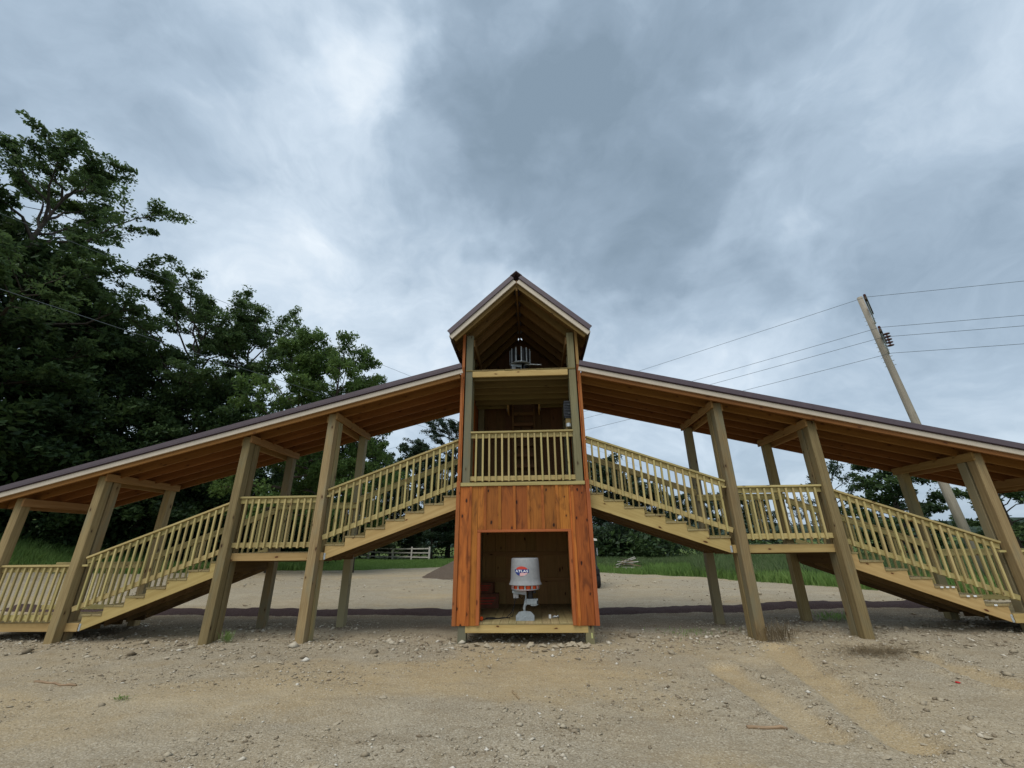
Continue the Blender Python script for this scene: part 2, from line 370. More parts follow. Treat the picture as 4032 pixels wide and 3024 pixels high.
class MB:
    def __init__(s): s.v = []; s.f = []
    def tube(s, pts, rad, sides=6, cap=True):
        pts = [Vector(p) for p in pts]; k0 = len(s.v); n_ = len(pts)
        ref = Vector((.31, .52, .79))
        for i, p in enumerate(pts):
            d = (pts[min(i + 1, n_ - 1)] - pts[max(i - 1, 0)]).normalized()
            a = d.cross(ref)
            if a.length < .1: a = d.cross(Vector((1, 0, 0)))
            a.normalize(); b = d.cross(a); r = rad[i] if isinstance(rad, (list, tuple)) else rad
            for j in range(sides):
                an = 2 * math.pi * j / sides; s.v.append(tuple(p + a * (r * math.cos(an)) + b * (r * math.sin(an))))
        for i in range(n_ - 1):
            for j in range(sides):
                j2 = (j + 1) % sides
                s.f.append((k0 + i * sides + j, k0 + i * sides + j2, k0 + (i + 1) * sides + j2, k0 + (i + 1) * sides + j))
        if cap:
            s.f.append(tuple(k0 + j for j in reversed(range(sides)))); s.f.append(tuple(k0 + (n_ - 1) * sides + j for j in range(sides)))
    def box(s, x0, x1, y0, y1, z0, z1):
        k = len(s.v)
        s.v += [(x0, y0, z0), (x1, y0, z0), (x1, y1, z0), (x0, y1, z0), (x0, y0, z1), (x1, y0, z1), (x1, y1, z1), (x0, y1, z1)]
        s.f += [tuple(k + i for i in q) for q in ((3, 2, 1, 0), (4, 5, 6, 7), (0, 1, 5, 4), (1, 2, 6, 5), (2, 3, 7, 6), (3, 0, 4, 7))]
    def prism(s, pts, y0, y1):
        k = len(s.v); m = len(pts)
        area = sum(pts[i][0] * pts[(i + 1) % m][1] - pts[(i + 1) % m][0] * pts[i][1] for i in range(m))
        if area < 0: pts = pts[::-1]
        s.v += [(a, y0, b) for a, b in pts] + [(a, y1, b) for a, b in pts]
        s.f.append(tuple(range(k, k + m))); s.f.append(tuple(range(k + 2 * m - 1, k + m - 1, -1)))
        for i in range(m):
            j = (i + 1) % m; s.f.append((k + i, k + m + i, k + m + j, k + j))
    def lathe(s, prof, seg=32, c=(0, 0, 0)):
        k = len(s.v)
        for r, z in prof:
            for j in range(seg):
                a = 2 * math.pi * j / seg; s.v.append((c[0] + r * math.cos(a), c[1] + r * math.sin(a), c[2] + z))
        for i in range(len(prof) - 1):
            for j in range(seg):
                j2 = (j + 1) % seg; s.f.append((k + i * seg + j, k + i * seg + j2, k + (i + 1) * seg + j2, k + (i + 1) * seg + j))
        s.f.append(tuple(k + j for j in reversed(range(seg)))); s.f.append(tuple(k + (len(prof) - 1) * seg + j for j in range(seg)))
    def build(s, name, mat, parent=None, M=None, smooth=False, kind=None):
        return link(name, mesh(name, s.v, s.f, smooth), mat, parent, M, kind)

# ------------------------------------------------------------------ terrain
_rs = np.random.RandomState(3); _LAT = _rs.rand(256, 256)
def vnoise(x, y):
    xi = np.floor(x).astype(int); yi = np.floor(y).astype(int); fx = x - xi; fy = y - yi
    fx = fx * fx * (3 - 2 * fx); fy = fy * fy * (3 - 2 * fy)
    a = _LAT[xi & 255, yi & 255]; b = _LAT[(xi + 1) & 255, yi & 255]; c = _LAT[xi & 255, (yi + 1) & 255]; d = _LAT[(xi + 1) & 255, (yi + 1) & 255]
    return (a * (1 - fx) + b * fx) * (1 - fy) + (c * (1 - fx) + d * fx) * fy
def fbm(x, y, o=4):
    s = 0; a = 1; t = 0
    for i in range(o):
        s = s + a * vnoise(x * 2 ** i + 17 * i, y * 2 ** i + 5 * i); t += a; a *= .5
    return s / t - .5
def sst(v, a, b):
    t = np.clip((v - a) / (b - a), 0, 1); return t * t * (3 - 2 * t)
TRACKS = []
def px_ground(px, py):
    d = px_dir(px, py); k = -CAM.z / d.z; return (CAM.x + d.x * k, CAM.y + d.y * k)
for a, b, wd in [((3060, 2560), (3560, 2880), .17), ((2850, 2625), (3230, 2850), .16), ((3640, 2590), (3950, 2690), .14)]:
    TRACKS.append((px_ground(*a), px_ground(*b), wd))
def track_mask(x, y):
    m = np.zeros_like(x)
    for (ax, ay), (bx, by), wd in TRACKS:
        dx, dy = bx - ax, by - ay; L2 = dx * dx + dy * dy
        t = ((x - ax) * dx + (y - ay) * dy) / L2; tc_ = np.clip(t, 0, 1)
        d = np.hypot(x - ax - tc_ * dx, y - ay - tc_ * dy)
        m = np.maximum(m, 1 - sst(d, wd * .7, wd * 1.7))
    return m
def track_ridge(x, y):
    m = np.zeros_like(x)
    for (ax, ay), (bx, by), wd in TRACKS:
        dx, dy = bx - ax, by - ay; L2 = dx * dx + dy * dy
        t = np.clip(((x - ax) * dx + (y - ay) * dy) / L2, 0, 1)
        d = np.hypot(x - ax - t * dx, y - ay - t * dy)
        m = np.maximum(m, np.exp(-((d - wd * 1.9) / (wd * .5)) ** 2) * (.6 + 1.6 * fbm(x * 5, y * 5, 2)))
    return m
def ground_h(x, y, fine=True):
    x = np.asarray(x, float); y = np.asarray(y, float)
    z = .10 * sst(x, 1.5, 8.0) * (1 - sst(np.abs(y - 1), 6, 14))
    u = -x - .2 * y
    z = z + .03 * np.maximum(0, u - 7) * sst(y, -2, 6) + .2 * np.maximum(0, u - 19) * sst(y, -2, 6) * (1 - .85 * sst(u, 34, 60))
    z = z + .012 * np.maximum(0, x - 18) * sst(y, 0, 12)
    if fine:
        near = 1 - sst(np.hypot(x, y), 25, 70)
        tm = track_mask(x, y)
        z = z + near * (.05 * fbm(x * .6, y * .6, 3) + (.055 * fbm(x * 2.2, y * 2.2, 4) + .020 * fbm(x * 11 + 9, y * 11, 3)) * (1 - .6 * tm)) - .045 * tm + .035 * track_ridge(x, y) - .16 * sst(x - .25 * y, 2.0, 8.0) * sst(-y, .6, 4.5)
        z = z - .03 * near
    return z
def gz(x, y): return float(ground_h(np.array([x]), np.array([y]))[0])

def turf_mask(x, y):
    # far edge of the gravel yard as seen behind the structure
    az = np.degrees(np.arctan2(x - CAM.x, y - CAM.y)); d = np.hypot(x - CAM.x, y - CAM.y)
    edge = np.interp(az, [-120, -70, -47, -30, -12, 0, 8, 18, 26, 35, 45, 70, 120], [24, 26, 30, 32, 34, 30, 25.5, 23.5, 20, 18, 16.8, 18, 22])
    e = edge + 2.2 * fbm(x * .25, y * .25, 3)
    return sst(d, e - .5, e + .7)

def axis(lo, hi, core_lo, core_hi, step, grow=1.09):
    a = list(np.arange(core_lo, core_hi + 1e-6, step)); s_ = step; v = core_hi
    while v < hi: s_ *= grow; v += s_; a.append(v)
    s_ = step; v = core_lo
    while v > lo: s_ *= grow; v -= s_; a.insert(0, v)
    return np.array(a)
gx = axis(-900, 900, -11, 11, .055, 1.06); gy = axis(-60, 1400, -6.2, 4.2, .05, 1.06)
GX, GY = np.meshgrid(gx, gy); GZ = ground_h(GX, GY)
nx, ny = len(gx), len(gy)
me = bpy.data.meshes.new('ground')
V = np.stack([GX, GY, GZ], -1).reshape(-1, 3)
ii = (np.arange(ny - 1)[:, None] * nx + np.arange(nx - 1)[None, :]).reshape(-1)
Fq = np.stack([ii, ii + 1, ii + nx + 1, ii + nx], -1)
def fill(me, V, Fq, smooth=False):
    k = Fq.shape[1]
    me.vertices.add(len(V)); me.vertices.foreach_set('co', np.ascontiguousarray(V, np.float32).ravel())
    me.loops.add(Fq.size); me.loops.foreach_set('vertex_index', np.ascontiguousarray(Fq, np.int32).ravel())
    me.polygons.add(len(Fq)); me.polygons.foreach_set('loop_start', np.arange(0, Fq.size, k, dtype=np.int32))
    me.polygons.foreach_set('loop_total', np.full(len(Fq), k, np.int32))
    if smooth: me.polygons.foreach_set('use_smooth', np.ones(len(Fq), bool))
    me.update(calc_edges=True); me.validate()
fill(me, V, Fq, True)
xs, ys = V[:, 0], V[:, 1]
mr = turf_mask(xs, ys)
mg = np.clip(.88 * track_mask(xs + .12 * fbm(xs * 4, ys * 4, 2), ys + .12 * fbm(xs * 4 + 9, ys * 4, 2)) + .55 * sst(fbm(xs * .35 + 4, ys * .6 + 2, 3), .02, .2) + .3 * np.exp(-((ys + 1.7) / 1.1) ** 2) * sst(-xs, -3.0, 1.0), 0, 1)
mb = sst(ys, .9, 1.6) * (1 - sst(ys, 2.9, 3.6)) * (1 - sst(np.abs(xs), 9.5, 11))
ca = me.color_attributes.new('mask', 'FLOAT_COLOR', 'POINT')
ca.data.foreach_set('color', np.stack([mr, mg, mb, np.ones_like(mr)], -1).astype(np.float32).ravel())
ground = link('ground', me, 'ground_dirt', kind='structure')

# far wooded ridge beyond the field
mb_ = MB(); k = 0
azs = np.radians(np.arange(-75, 80, .6)); pts = []
for a in azs:
    hh = 9 + 7 * (vnoise(np.array([a * 9 + 40]), np.array([3.2]))[0]) + 3 * vnoise(np.array([a * 60 + 40]), np.array([8.2]))[0]
    d = 330; pts.append((d * math.sin(a), d * math.cos(a), hh))
for i, (x, y, h) in enumerate(pts):
    mb_.v += [(x, y, -2), (x * 1.05, y * 1.05, h), (x * 1.5, y * 1.5, h + 3)]
    if i:
        k = i * 3; mb_.f += [(k - 3, k, k + 1, k - 2), (k - 2, k + 1, k + 2, k - 1)]
n = newmat('far_woods'); t = n.n('ShaderNodeTexCoord'); a = n.noise(t.outputs['Object'], .22, 6, .7)
finish(n, n.mix(n.sstep(a, .3, .7), (.035, .055, .045), (.075, .105, .08)), 1.0, a, 1.0, 3, spec=.05)
mb_.build('hill', 'far_woods', kind='structure')

# mulch path running behind the posts
mx_ = np.arange(-13, 13.01, .11); my_ = np.linspace(0, 1, 13)
MX, MT = np.meshgrid(mx_, my_)
y0 = 3.05 + .10 * fbm(MX * .5, MX * 0 + 3, 3) + .12 * fbm(MX * 2.1, MX * 0 + 7, 3); y1 = 3.95 + .26 * fbm(MX * .6, MX * 0 + 1, 3) + .12 * fbm(MX * 2.4, MX * 0 + 5, 3)
MY = y0 + (y1 - y0) * MT
MZ = ground_h(MX, MY) + np.sin(MT * math.pi) ** .7 * (.09 + .08 * fbm(MX * 1.3, MY * 2, 3)) + .03 * fbm(MX * 6, MY * 6, 2) - .012
me = bpy.data.meshes.new('mulch_path'); ii = (np.arange(12)[:, None] * len(mx_) + np.arange(len(mx_) - 1)[None, :]).reshape(-1)
fill(me, np.stack([MX, MY, MZ], -1).reshape(-1, 3), np.stack([ii, ii + 1, ii + len(mx_) + 1, ii + len(mx_)], -1), True)
link('mulch_path', me, 'mulch', kind='structure')

# ------------------------------------------------------------------ railings, posts, flights
def railing(parent, s, xa, za, xb, zb, y, back=False, first=None, step=.1254, drop=.905):
    """balustrade whose cap runs from (xa,za) to (xb,zb); balusters hang on its outward face"""
    q = 1 if not back else -1
    A, B = Vector((s * xa, y, za)), Vector((s * xb, y, zb))
    if A.x > B.x: A, B = B, A
    D = Vector((0, q * .042, 0))
    r = beam('railing', A + Vector((0, 0, -.0175)), B + Vector((0, 0, -.0175)), .092, .035, 'rail_pine', parent)
    r['label'] = 'flat cap board of the railing'
    beam('top_rail', A + D * .45 + Vector((0, 0, -.082)), B + D * .45 + Vector((0, 0, -.082)), .036, .09, 'rail_pine', r)
    beam('bottom_rail', A + D * .45 + Vector((0, 0, -drop + .04)), B + D * .45 + Vector((0, 0, -drop + .04)), .036, .085, 'rail_pine', r)
    Lx = B.x - A.x; nb = max(1, int((Lx - .04) / step)); x0 = A.x + (Lx - (nb - 1) * step) / 2
    for i in range(nb):
        x = x0 + i * step + rnd.uniform(-.004, .004); t = (x - A.x) / Lx; z = A.z + (B.z - A.z) * t
        yy = y - q * .0185 + q * 0.0
        M = Matrix.Translation((x, yy, z - .05 - (drop - .03) / 2)) @ Matrix.Rotation(rnd.uniform(-.006, .006), 4, 'Y') @ Matrix.Rotation(-math.pi / 2, 4, 'Y')
        link('baluster', boxmesh(drop - .03, .034, .034, 'rail_pine', .003), None, r, M)
    return r

PW = .155
def stairway(s, label, dz_land, dz_deck, zf0, xf0, slope, beams):
    """covered stairway on one side of the tower; s = -1 toward the woods, +1 toward the pole"""
    T = thing('covered_stairway', label, 'stairway', (s * 5.4, .85, 0))
    def zf(x): return zf0 - slope * (x - xf0)          # underside of the pale fascia
    def zr(x): return zf(x) - .085                       # underside of the rafters
    LZ = 1.40 + dz_land; DZ = .28 + dz_deck
    nrm = Vector((s * slope, 0, 1)).normalized()
    # posts: outer face distance from the tower's middle
    for nm, x in (('A', 8.28), ('B', 5.535), ('C', 3.871), ('Z', 9.80)):
        xi = x - PW; g0 = gz(s * x, 0) - .12; g1 = gz(s * x, 1.65) - .12
        j = rnd.uniform(-.006, .006)
        box('post', s * xi, s * x, 0, PW, g0, zr(x) + .06, 'post_pine', T, 2, .006)
        p2 = rnd.uniform(-.012, .012)
        if nm != 'Z':
            box('post', s * xi + p2, s * x + p2, PW + .042, 2 * PW + .042, g0, zr(x) - .005, 'post_pine', T, 2, .006)
        box('post', s * xi + j, s * x + j, 1.57, 1.57 + PW, g1, zr(x) - .004, 'post_pine', T, 2, .006)
        zb = beams[nm]
        box('cross_beam', s * (xi - .042), s * (xi - .003), -.03, 1.76, zb, zb + .14, 'beam_pine', T, 1)
        box('cross_beam', s * (x + .003), s * (x + .042), .03, 1.76, zb - .05, zb + .08, 'beam_pine', T, 1)
    # ---- roof
    XE = 10.28
    def sl(x, y, off): return Vector((s * x, y, zf(x))) + nrm * off
    M, L = frame(sl(1.225, .86, .118), sl(XE, .86, .118), (0, 0, 1))
    roof = beam('roof', sl(1.225, .865, .118), sl(XE, .865, .118), 2.07, .022, 'roof_pine', T)
    roof['label'] = 'lean-to roof with brown metal sheet over pine rafters'
    for yv in (-.145, .25, .66, 1.07, 1.48, 1.88):
        beam('rafter', sl(1.225, yv, .012), sl(XE - .04, yv, .012), .04, .184, 'roof_pine', roof)
    for xv in (XE - .02,):
        beam('end_rafter', (s * xv, -.16, zf(xv) + .012), (s * xv, 1.9, zf(xv) + .012), .038, .18, 'roof_pine', roof)
    beam('fascia', sl(1.15, -.183, .045), sl(XE, -.183, .045), .034, .09, 'fascia_beige', roof)
    beam('edge_trim', sl(1.14, -.213, .155), sl(XE + .02, -.213, .155), .03, .108, 'roof_metal', roof)
    beam('drip_edge', sl(1.14, -.206, .096), sl(XE + .02, -.206, .096), .03, .012, 'roof_metal_dark', roof)
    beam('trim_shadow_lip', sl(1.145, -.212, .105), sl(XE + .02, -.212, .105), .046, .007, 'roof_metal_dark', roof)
    # metal sheet with standing ribs
    mbk = MB(); M, L = frame(sl(1.225, .86, .145), sl(XE, .86, .145))
    mbk.box(-L / 2, L / 2, -1.06, 1.09, -.012, .004)
    k = -1.0
    while k < 1.08:
        mbk.box(-L / 2, L / 2, k - .012, k + .012, .0041, .022); k += .23
    mbk.build('metal_sheet', 'roof_metal', roof, M)
    # ---- landing and lower deck
    def deck(x0, x1, z, nm):
        rim = box('deck', s * x0, s * x1, .157, .195, z - .135, z - .004, 'frame_pine', T, 0)
        rim['label'] = nm
        box('rim_joist', s * x0, s * x1, 1.52, 1.558, z - .16, z - .03, 'shaded_pine', rim, 0)
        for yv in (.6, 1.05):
            box('joist', s * (x0 + .04), s * (x1 - .04), yv, yv + .038, z - .165, z - .03, 'shaded_pine', rim, 0)
        nbd = int((x1 - x0) / .143)
        for i in range(nbd):
            xa = x0 + (x1 - x0) * i / nbd
            box('deck_board', s * (xa + .003), s * (xa + (x1 - x0) / nbd - .003), .2, 1.515, z - .028, z, 'deck_pine', rim, 1)
        return rim
    deck(3.66, 5.56, LZ, 'square landing halfway up')
    deck(7.90, 10.22, DZ, 'low deck at the foot of the steps')
    for yv in (.198, 1.525):
        beam('header', (s * 5.50, yv - .0, LZ - .25), (s * 5.50, yv + .001 + (1.3 if yv < .5 else 0), LZ - .25), .038, .18, 'shaded_pine', T) if yv < .5 else None
    # ---- flights
    # upper flight: 7 treads, last one cut off by the tower wall
    def flight_abs(xs_, zs_, bot0, bot1, xend0, xend1):
        """explicit tread edges (outer->inner) and heights"""
        ang = math.atan2(zs_[-1] - zs_[0], xs_[0] - xs_[-2])
        pts = []
        for i, z in enumerate(zs_):
            pts += [(xs_[i], z - .03), (xs_[i + 1], z - .03)]
        pts += [(xend1, bot1), (xend0, bot0)]
        if xend0 > xs_[0] + .01: pts += [(xend0, zs_[0] - .03)]
        cx, cz = (xs_[0] + xs_[-1]) / 2, (zs_[0] + zs_[-1]) / 2
        def toloc(x, z):
            dx, dz = s * (x - cx), z - cz; a = s * ang
            return (dx * math.cos(a) - dz * math.sin(a), dx * math.sin(a) + dz * math.cos(a))
        mb2 = MB(); mb2.prism([toloc(*p) for p in pts], 0, .04); me0 = mesh('stringer', mb2.v, mb2.f); me0.materials.append(MAT['frame_pine'])
        M = Matrix.Translation((s * cx, 0, cz)) @ Matrix.Rotation(s * ang, 4, 'Y')
        first = None
        for yv in (.155, .62, 1.07, 1.515):
            if first is not None and len(me0.materials) and me0.materials[0] != MAT['shaded_pine']: me0 = me0.copy(); me0.materials.clear(); me0.materials.append(MAT['shaded_pine'])  # inner stringers get the darker copy with shade in its colour
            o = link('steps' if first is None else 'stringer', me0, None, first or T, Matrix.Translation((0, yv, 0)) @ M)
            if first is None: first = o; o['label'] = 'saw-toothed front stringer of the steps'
        for i, z in enumerate(zs_):
            xo, xi = xs_[i] + .018, xs_[i + 1]; hw = (xo - xi) / 2
            for kx in (0, 1):
                xa = xo - kx * hw
                box('tread', s * (xa - .003), s * (xa - hw + .003), .15 - rnd.uniform(.004, .014), 1.556, z - .0295, z, 'deck_pine', first, 1)
            if s > 0 and xs_[0] > 6 and i in (0, 1, 2):
                for kx in ((.06, .15, .24) if i == 2 else (.12, .23) if i == 1 else (.2,)):
                    box('paper_tag', s * (xo - kx), s * (xo - kx - .05), .128, .1345, z - .03, z - .004, 'paper_white', first)
        return first
    ux = [3.64, 3.285, 2.92, 2.56, 2.205, 1.847, 1.487, 1.232]
    uz = [LZ + .138 + (2.367 + .01 * (s > 0) - LZ - .138) * i / 6 for i in range(7)]
    f1 = flight_abs(ux, uz, 1.275 + dz_land * .7, 2.125 + .0 * dz_land, 3.64, 1.232)
    lx = [7.87, 7.52, 7.165, 6.82, 6.465, 6.11, 5.73, 5.525]
    lz = [DZ + .142 + (LZ - .137 - DZ - .142) * i / 6 for i in range(7)]
    f2 = flight_abs(lx, lz, .15 + dz_deck, 1.03 + dz_land, 7.87, 5.54)
    # hanger straps where the stringers meet the rims
    box('hanger_strap', s * 3.648, s * 3.612, .148, .1535, LZ - .125, LZ - .015, 'galvanised', f1)
    box('hanger_strap', s * 7.878, s * 7.842, .148, .1535, DZ - .125, DZ - .01, 'galvanised', f2)
    # ---- railings front and back
    sl_u = (3.428 - 2.524) / (3.656 - 1.244)
    zt = 3.428 + .015 * (s > 0)
    for y, bk in ((.098, False), (1.535, True)):
        railing(T, s, 3.70 - .0, 2.515 + dz_land * .75, 1.235, zt, y, bk)
        railing(T, s, 5.38 if not bk else 5.535, LZ + 1.0, 3.872 if not bk else 3.70, LZ + 1.0, y, bk)
        railing(T, s, 8.06 if not bk else 8.10, 1.365 + dz_deck * 1.1, 5.54, 2.31 + dz_land * 1.3, y, bk)
        railing(T, s, 10.2, DZ + .955, 8.282, DZ + .955, y, bk)
    # stub of the landing rail past the post
    box('rail_stub', s * 3.705, s * 3.63, .06, .15, LZ + .968, LZ + 1.0, 'rail_pine', T, 0)
    box('rail_stub', s * 8.10, s * 7.99, .06, .15, DZ + .92, DZ + .955, 'rail_pine', T, 0)
    return T

SL = stairway(-1, 'covered wooden stairway on the woods side of the orange tower', 0.0, 0.0, 4.727, 1.139, .2617, dict(A=2.73, B=3.434, C=3.867, Z=2.28))
SR = stairway(1, 'covered wooden stairway on the utility pole side of the orange tower', .05, .085, 4.722, 1.103, .2435, dict(A=2.819, B=3.508, C=3.92, Z=2.46))

# ------------------------------------------------------------------ tower
TW = thing('trap_tower', 'tall orange stained wooden tower with balcony, open gable loft and brown metal roof', 'tower', (0, 1.1, 0))
YB = 2.30; XA0 = -.045
for x0 in (-1.125, .985):
    for y0 in (0.0, YB - .16):
        zt = 5.66 if y0 == 0 else 5.6
        box('post', x0, x0 + .14, y0, y0 + .14, gz(x0, y0) - .15, zt, 'tower_post', TW, 2, .006)
# second inner posts seen beside the balcony
for x0 in (-1.125, .985):
    box('post', x0, x0 + .14, .185, .325, 2.56, 5.2, 'tower_post', TW, 2, .006)
# front siding -------------------------------------------------
def batten_wall(parent, spans, z0, z1, y, mat='siding_stain'):
    for a, b in spans:
        box('siding_board', a + .002, b - .002, y, y + .022, z0 + rnd.uniform(0, .004), z1, mat, parent, 2, .002)
edges = [-1.152, -.955, -.684, -.421, -.156, .100, .359, .623, .896, 1.152]
for i in range(9):
    a, b = edges[i], edges[i + 1]
    z0 = .243 if (b <= -.82 or a >= .83) else 1.742
    if a < -.82 < b:      # boards beside the opening run full height
        box('siding_board', a + .002, -.822, -.024, -.002, .243, 2.507, 'siding_stain', TW, 2, .002)
        box('siding_board', -.820, b - .002, -.024, -.002, 1.742, 2.507, 'siding_stain', TW, 2, .002); continue
    if a < .84 < b and a > 0:
        box('siding_board', a + .002, .838, -.024, -.002, 1.742, 2.507, 'siding_stain', TW, 2, .002)
        box('siding_board', .841, b - .002, -.024, -.002, .243, 2.507, 'siding_stain', TW, 2, .002); continue
    box('siding_board', a + .002, b - .002, -.024, -.002, z0, 2.507, 'siding_stain', TW, 2, .002)
for i, e in enumerate(edges[1:-1]):
    z0 = .243 if (e < -.83 or e > .84) else 1.745
    box('batten', e - .024, e + .024, -.043, -.0245, z0, 2.505, 'siding_stain', TW, 2, .002)
# opening trim and corner boards
box('opening_trim', -.820, -.764, -.05, .09, .25, 1.700, 'trim_stain', TW, 2)
box('opening_trim', .786, .840, -.05, .09, .25, 1.700, 'trim_stain', TW, 2)
box('opening_trim', -.820, .840, -.052, .09, 1.7005, 1.742, 'trim_stain', TW, 0)
for s in (-1, 1):
    box('corner_board', s * 1.153, s * 1.222, -.048, -.0, .243, 2.60, 'trim_stain', TW, 2)
    box('corner_board', s * 1.176, s * 1.222, -.004, .09, 2.601, 4.92, 'trim_stain', TW, 2)
    c = box('corner_board', s * 1.150, s * 1.205, -.004, .09, 4.921, 5.70, 'trim_stain' if s < 0 else 'beam_pine', TW, 2)
# side walls of vertical boards, with a doorway to the stairs
for s in (-1, 1):
    yv = .0
    for i in range(9):
        ya, yb = .0 + YB * i / 9, YB * (i + 1) / 9
        door = (.38 < (ya + yb) / 2 < 1.52)
        segs = [(.243, 2.56), (4.55, 5.5)] if door else [(.243, 5.5)]
        for z0, z1 in segs:
            box('siding_board', s * 1.150, s * 1.172, ya + .002, yb - .002, z0, z1, 'siding_stain', TW, 2, .002)
    for i in range(1, 9):
        ya = YB * i / 9
        for z0, z1 in ([(.243, 2.56), (4.55, 5.5)] if .3 < ya < 1.6 else [(.243, 5.5)]):
            box('batten', s * 1.1725, s * 1.19, ya - .024, ya + .024, z0, z1, 'siding_stain', TW, 2, .002)
# back wall, seen from inside: bare pine below, stained above
for i in range(10):
    a, b = -1.15 + 2.3 * i / 10, -1.15 + 2.3 * (i + 1) / 10
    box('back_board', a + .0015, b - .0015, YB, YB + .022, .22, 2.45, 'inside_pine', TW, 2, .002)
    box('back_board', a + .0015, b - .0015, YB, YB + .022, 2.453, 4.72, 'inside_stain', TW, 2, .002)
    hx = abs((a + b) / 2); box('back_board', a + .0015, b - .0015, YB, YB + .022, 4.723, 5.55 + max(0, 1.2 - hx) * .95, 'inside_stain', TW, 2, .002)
box('back_light_block', -1.16, 1.16, YB + .023, YB + .035, .22, 5.6, 'inside_stain', TW, 2, None)  # unseen backing sheet, added to stop light leaking between the back boards
m = MB(); m.prism([(-1.2, 5.6), (1.2, 5.6), (XA0, 6.75)], YB + .023, YB + .035); m.build('back_gable', 'inside_stain', TW)
for z0 in (.72, 1.26):
    box('girt', -.985, .985, YB - .04, YB - .002, z0, z0 + .085, 'inside_pine', TW, 0)
for z0 in (3.05, 3.95):
    box('girt', -.985, .985, YB - .04, YB - .002, z0, z0 + .085, 'inside_stain', TW, 0)
# bottom floor
flr = box('floor', -1.0, 1.03, -.004, .034, .137, .257, 'frame_pine', TW, 0); flr['label'] = 'pale sill beam under the lower room'
for k in range(16):
    a = -1.13 + 2.26 * k / 16
    if -.99 < a + .07 < .98: box('floor_board', a + .002, a + 2.26 / 16 - .002, -.01, YB - .002, .2575, .287, 'deck_pine', flr, 1)
box('floor_joist', -.985, .985, 1.1, 1.14, .12, .256, 'frame_pine', flr, 0); box('floor_joist', -.985, .985, YB - .05, YB - .01, .12, .256, 'frame_pine', flr, 0)
# balcony floor
mid = box('balcony_floor', -1.148, 1.142, -.052, .06, 2.508, 2.572, 'rail_pine', TW, 0); mid['label'] = 'pale band board under the balcony'
for k in range(15):
    a = -1.145 + 2.29 * k / 15
    box('floor_board', a + .002, a + 2.29 / 15 - .002, .065, YB - .002, 2.53, 2.558, 'deck_pine', mid, 1)
for yv in (.35, .75, 1.15, 1.55, 1.95):
    box('floor_joist', -1.148, 1.148, yv, yv + .038, 2.39, 2.529, 'inside_pine', mid, 0)
railing(TW, 1, -.993, 3.556, .993, 3.556, .035, False, None, .1254, .94)
# loft floor: front beam, planks, joists with a hatch at the back
loft = box('loft_floor', -.984, .962, -.006, .034, 4.70, 4.826, 'frame_pine', TW, 0); loft['label'] = 'pale beam across the front of the loft'
for k in range(14):
    a = -1.12 + 2.24 * k / 14
    yend = YB - .002 if not (-.38 < a + .08 < .40) else 1.75
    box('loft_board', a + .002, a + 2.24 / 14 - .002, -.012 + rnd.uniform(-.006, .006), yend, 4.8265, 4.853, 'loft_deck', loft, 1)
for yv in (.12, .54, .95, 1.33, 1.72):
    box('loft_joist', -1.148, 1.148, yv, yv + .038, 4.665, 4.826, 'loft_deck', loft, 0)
for s in (-.36, .40):
    for yv in (2.02,):
        box('loft_joist', (-1.148 if s < 0 else s), (s if s < 0 else 1.148), yv, yv + .038, 4.665, 4.826, 'loft_deck', loft, 0)
    box('hatch_header', s - .02, s + .02, 1.76, YB - .003, 4.55, 4.82, 'beam_pine', loft, 1)
    box('joist_hanger', s - .026 if s < 0 else s + .021, s - .0215 if s < 0 else s + .026, 1.765, 1.80, 4.50, 4.60, 'galvanised', loft, 2)
# ladder
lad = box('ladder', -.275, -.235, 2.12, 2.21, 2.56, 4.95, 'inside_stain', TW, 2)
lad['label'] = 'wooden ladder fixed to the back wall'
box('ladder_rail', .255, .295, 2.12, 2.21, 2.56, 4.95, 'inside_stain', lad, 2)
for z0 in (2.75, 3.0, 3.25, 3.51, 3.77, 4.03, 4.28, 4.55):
    box('rung', -.234, .254, 2.13, 2.17, z0 - .04, z0 + .04, 'inside_stain', lad, 0)
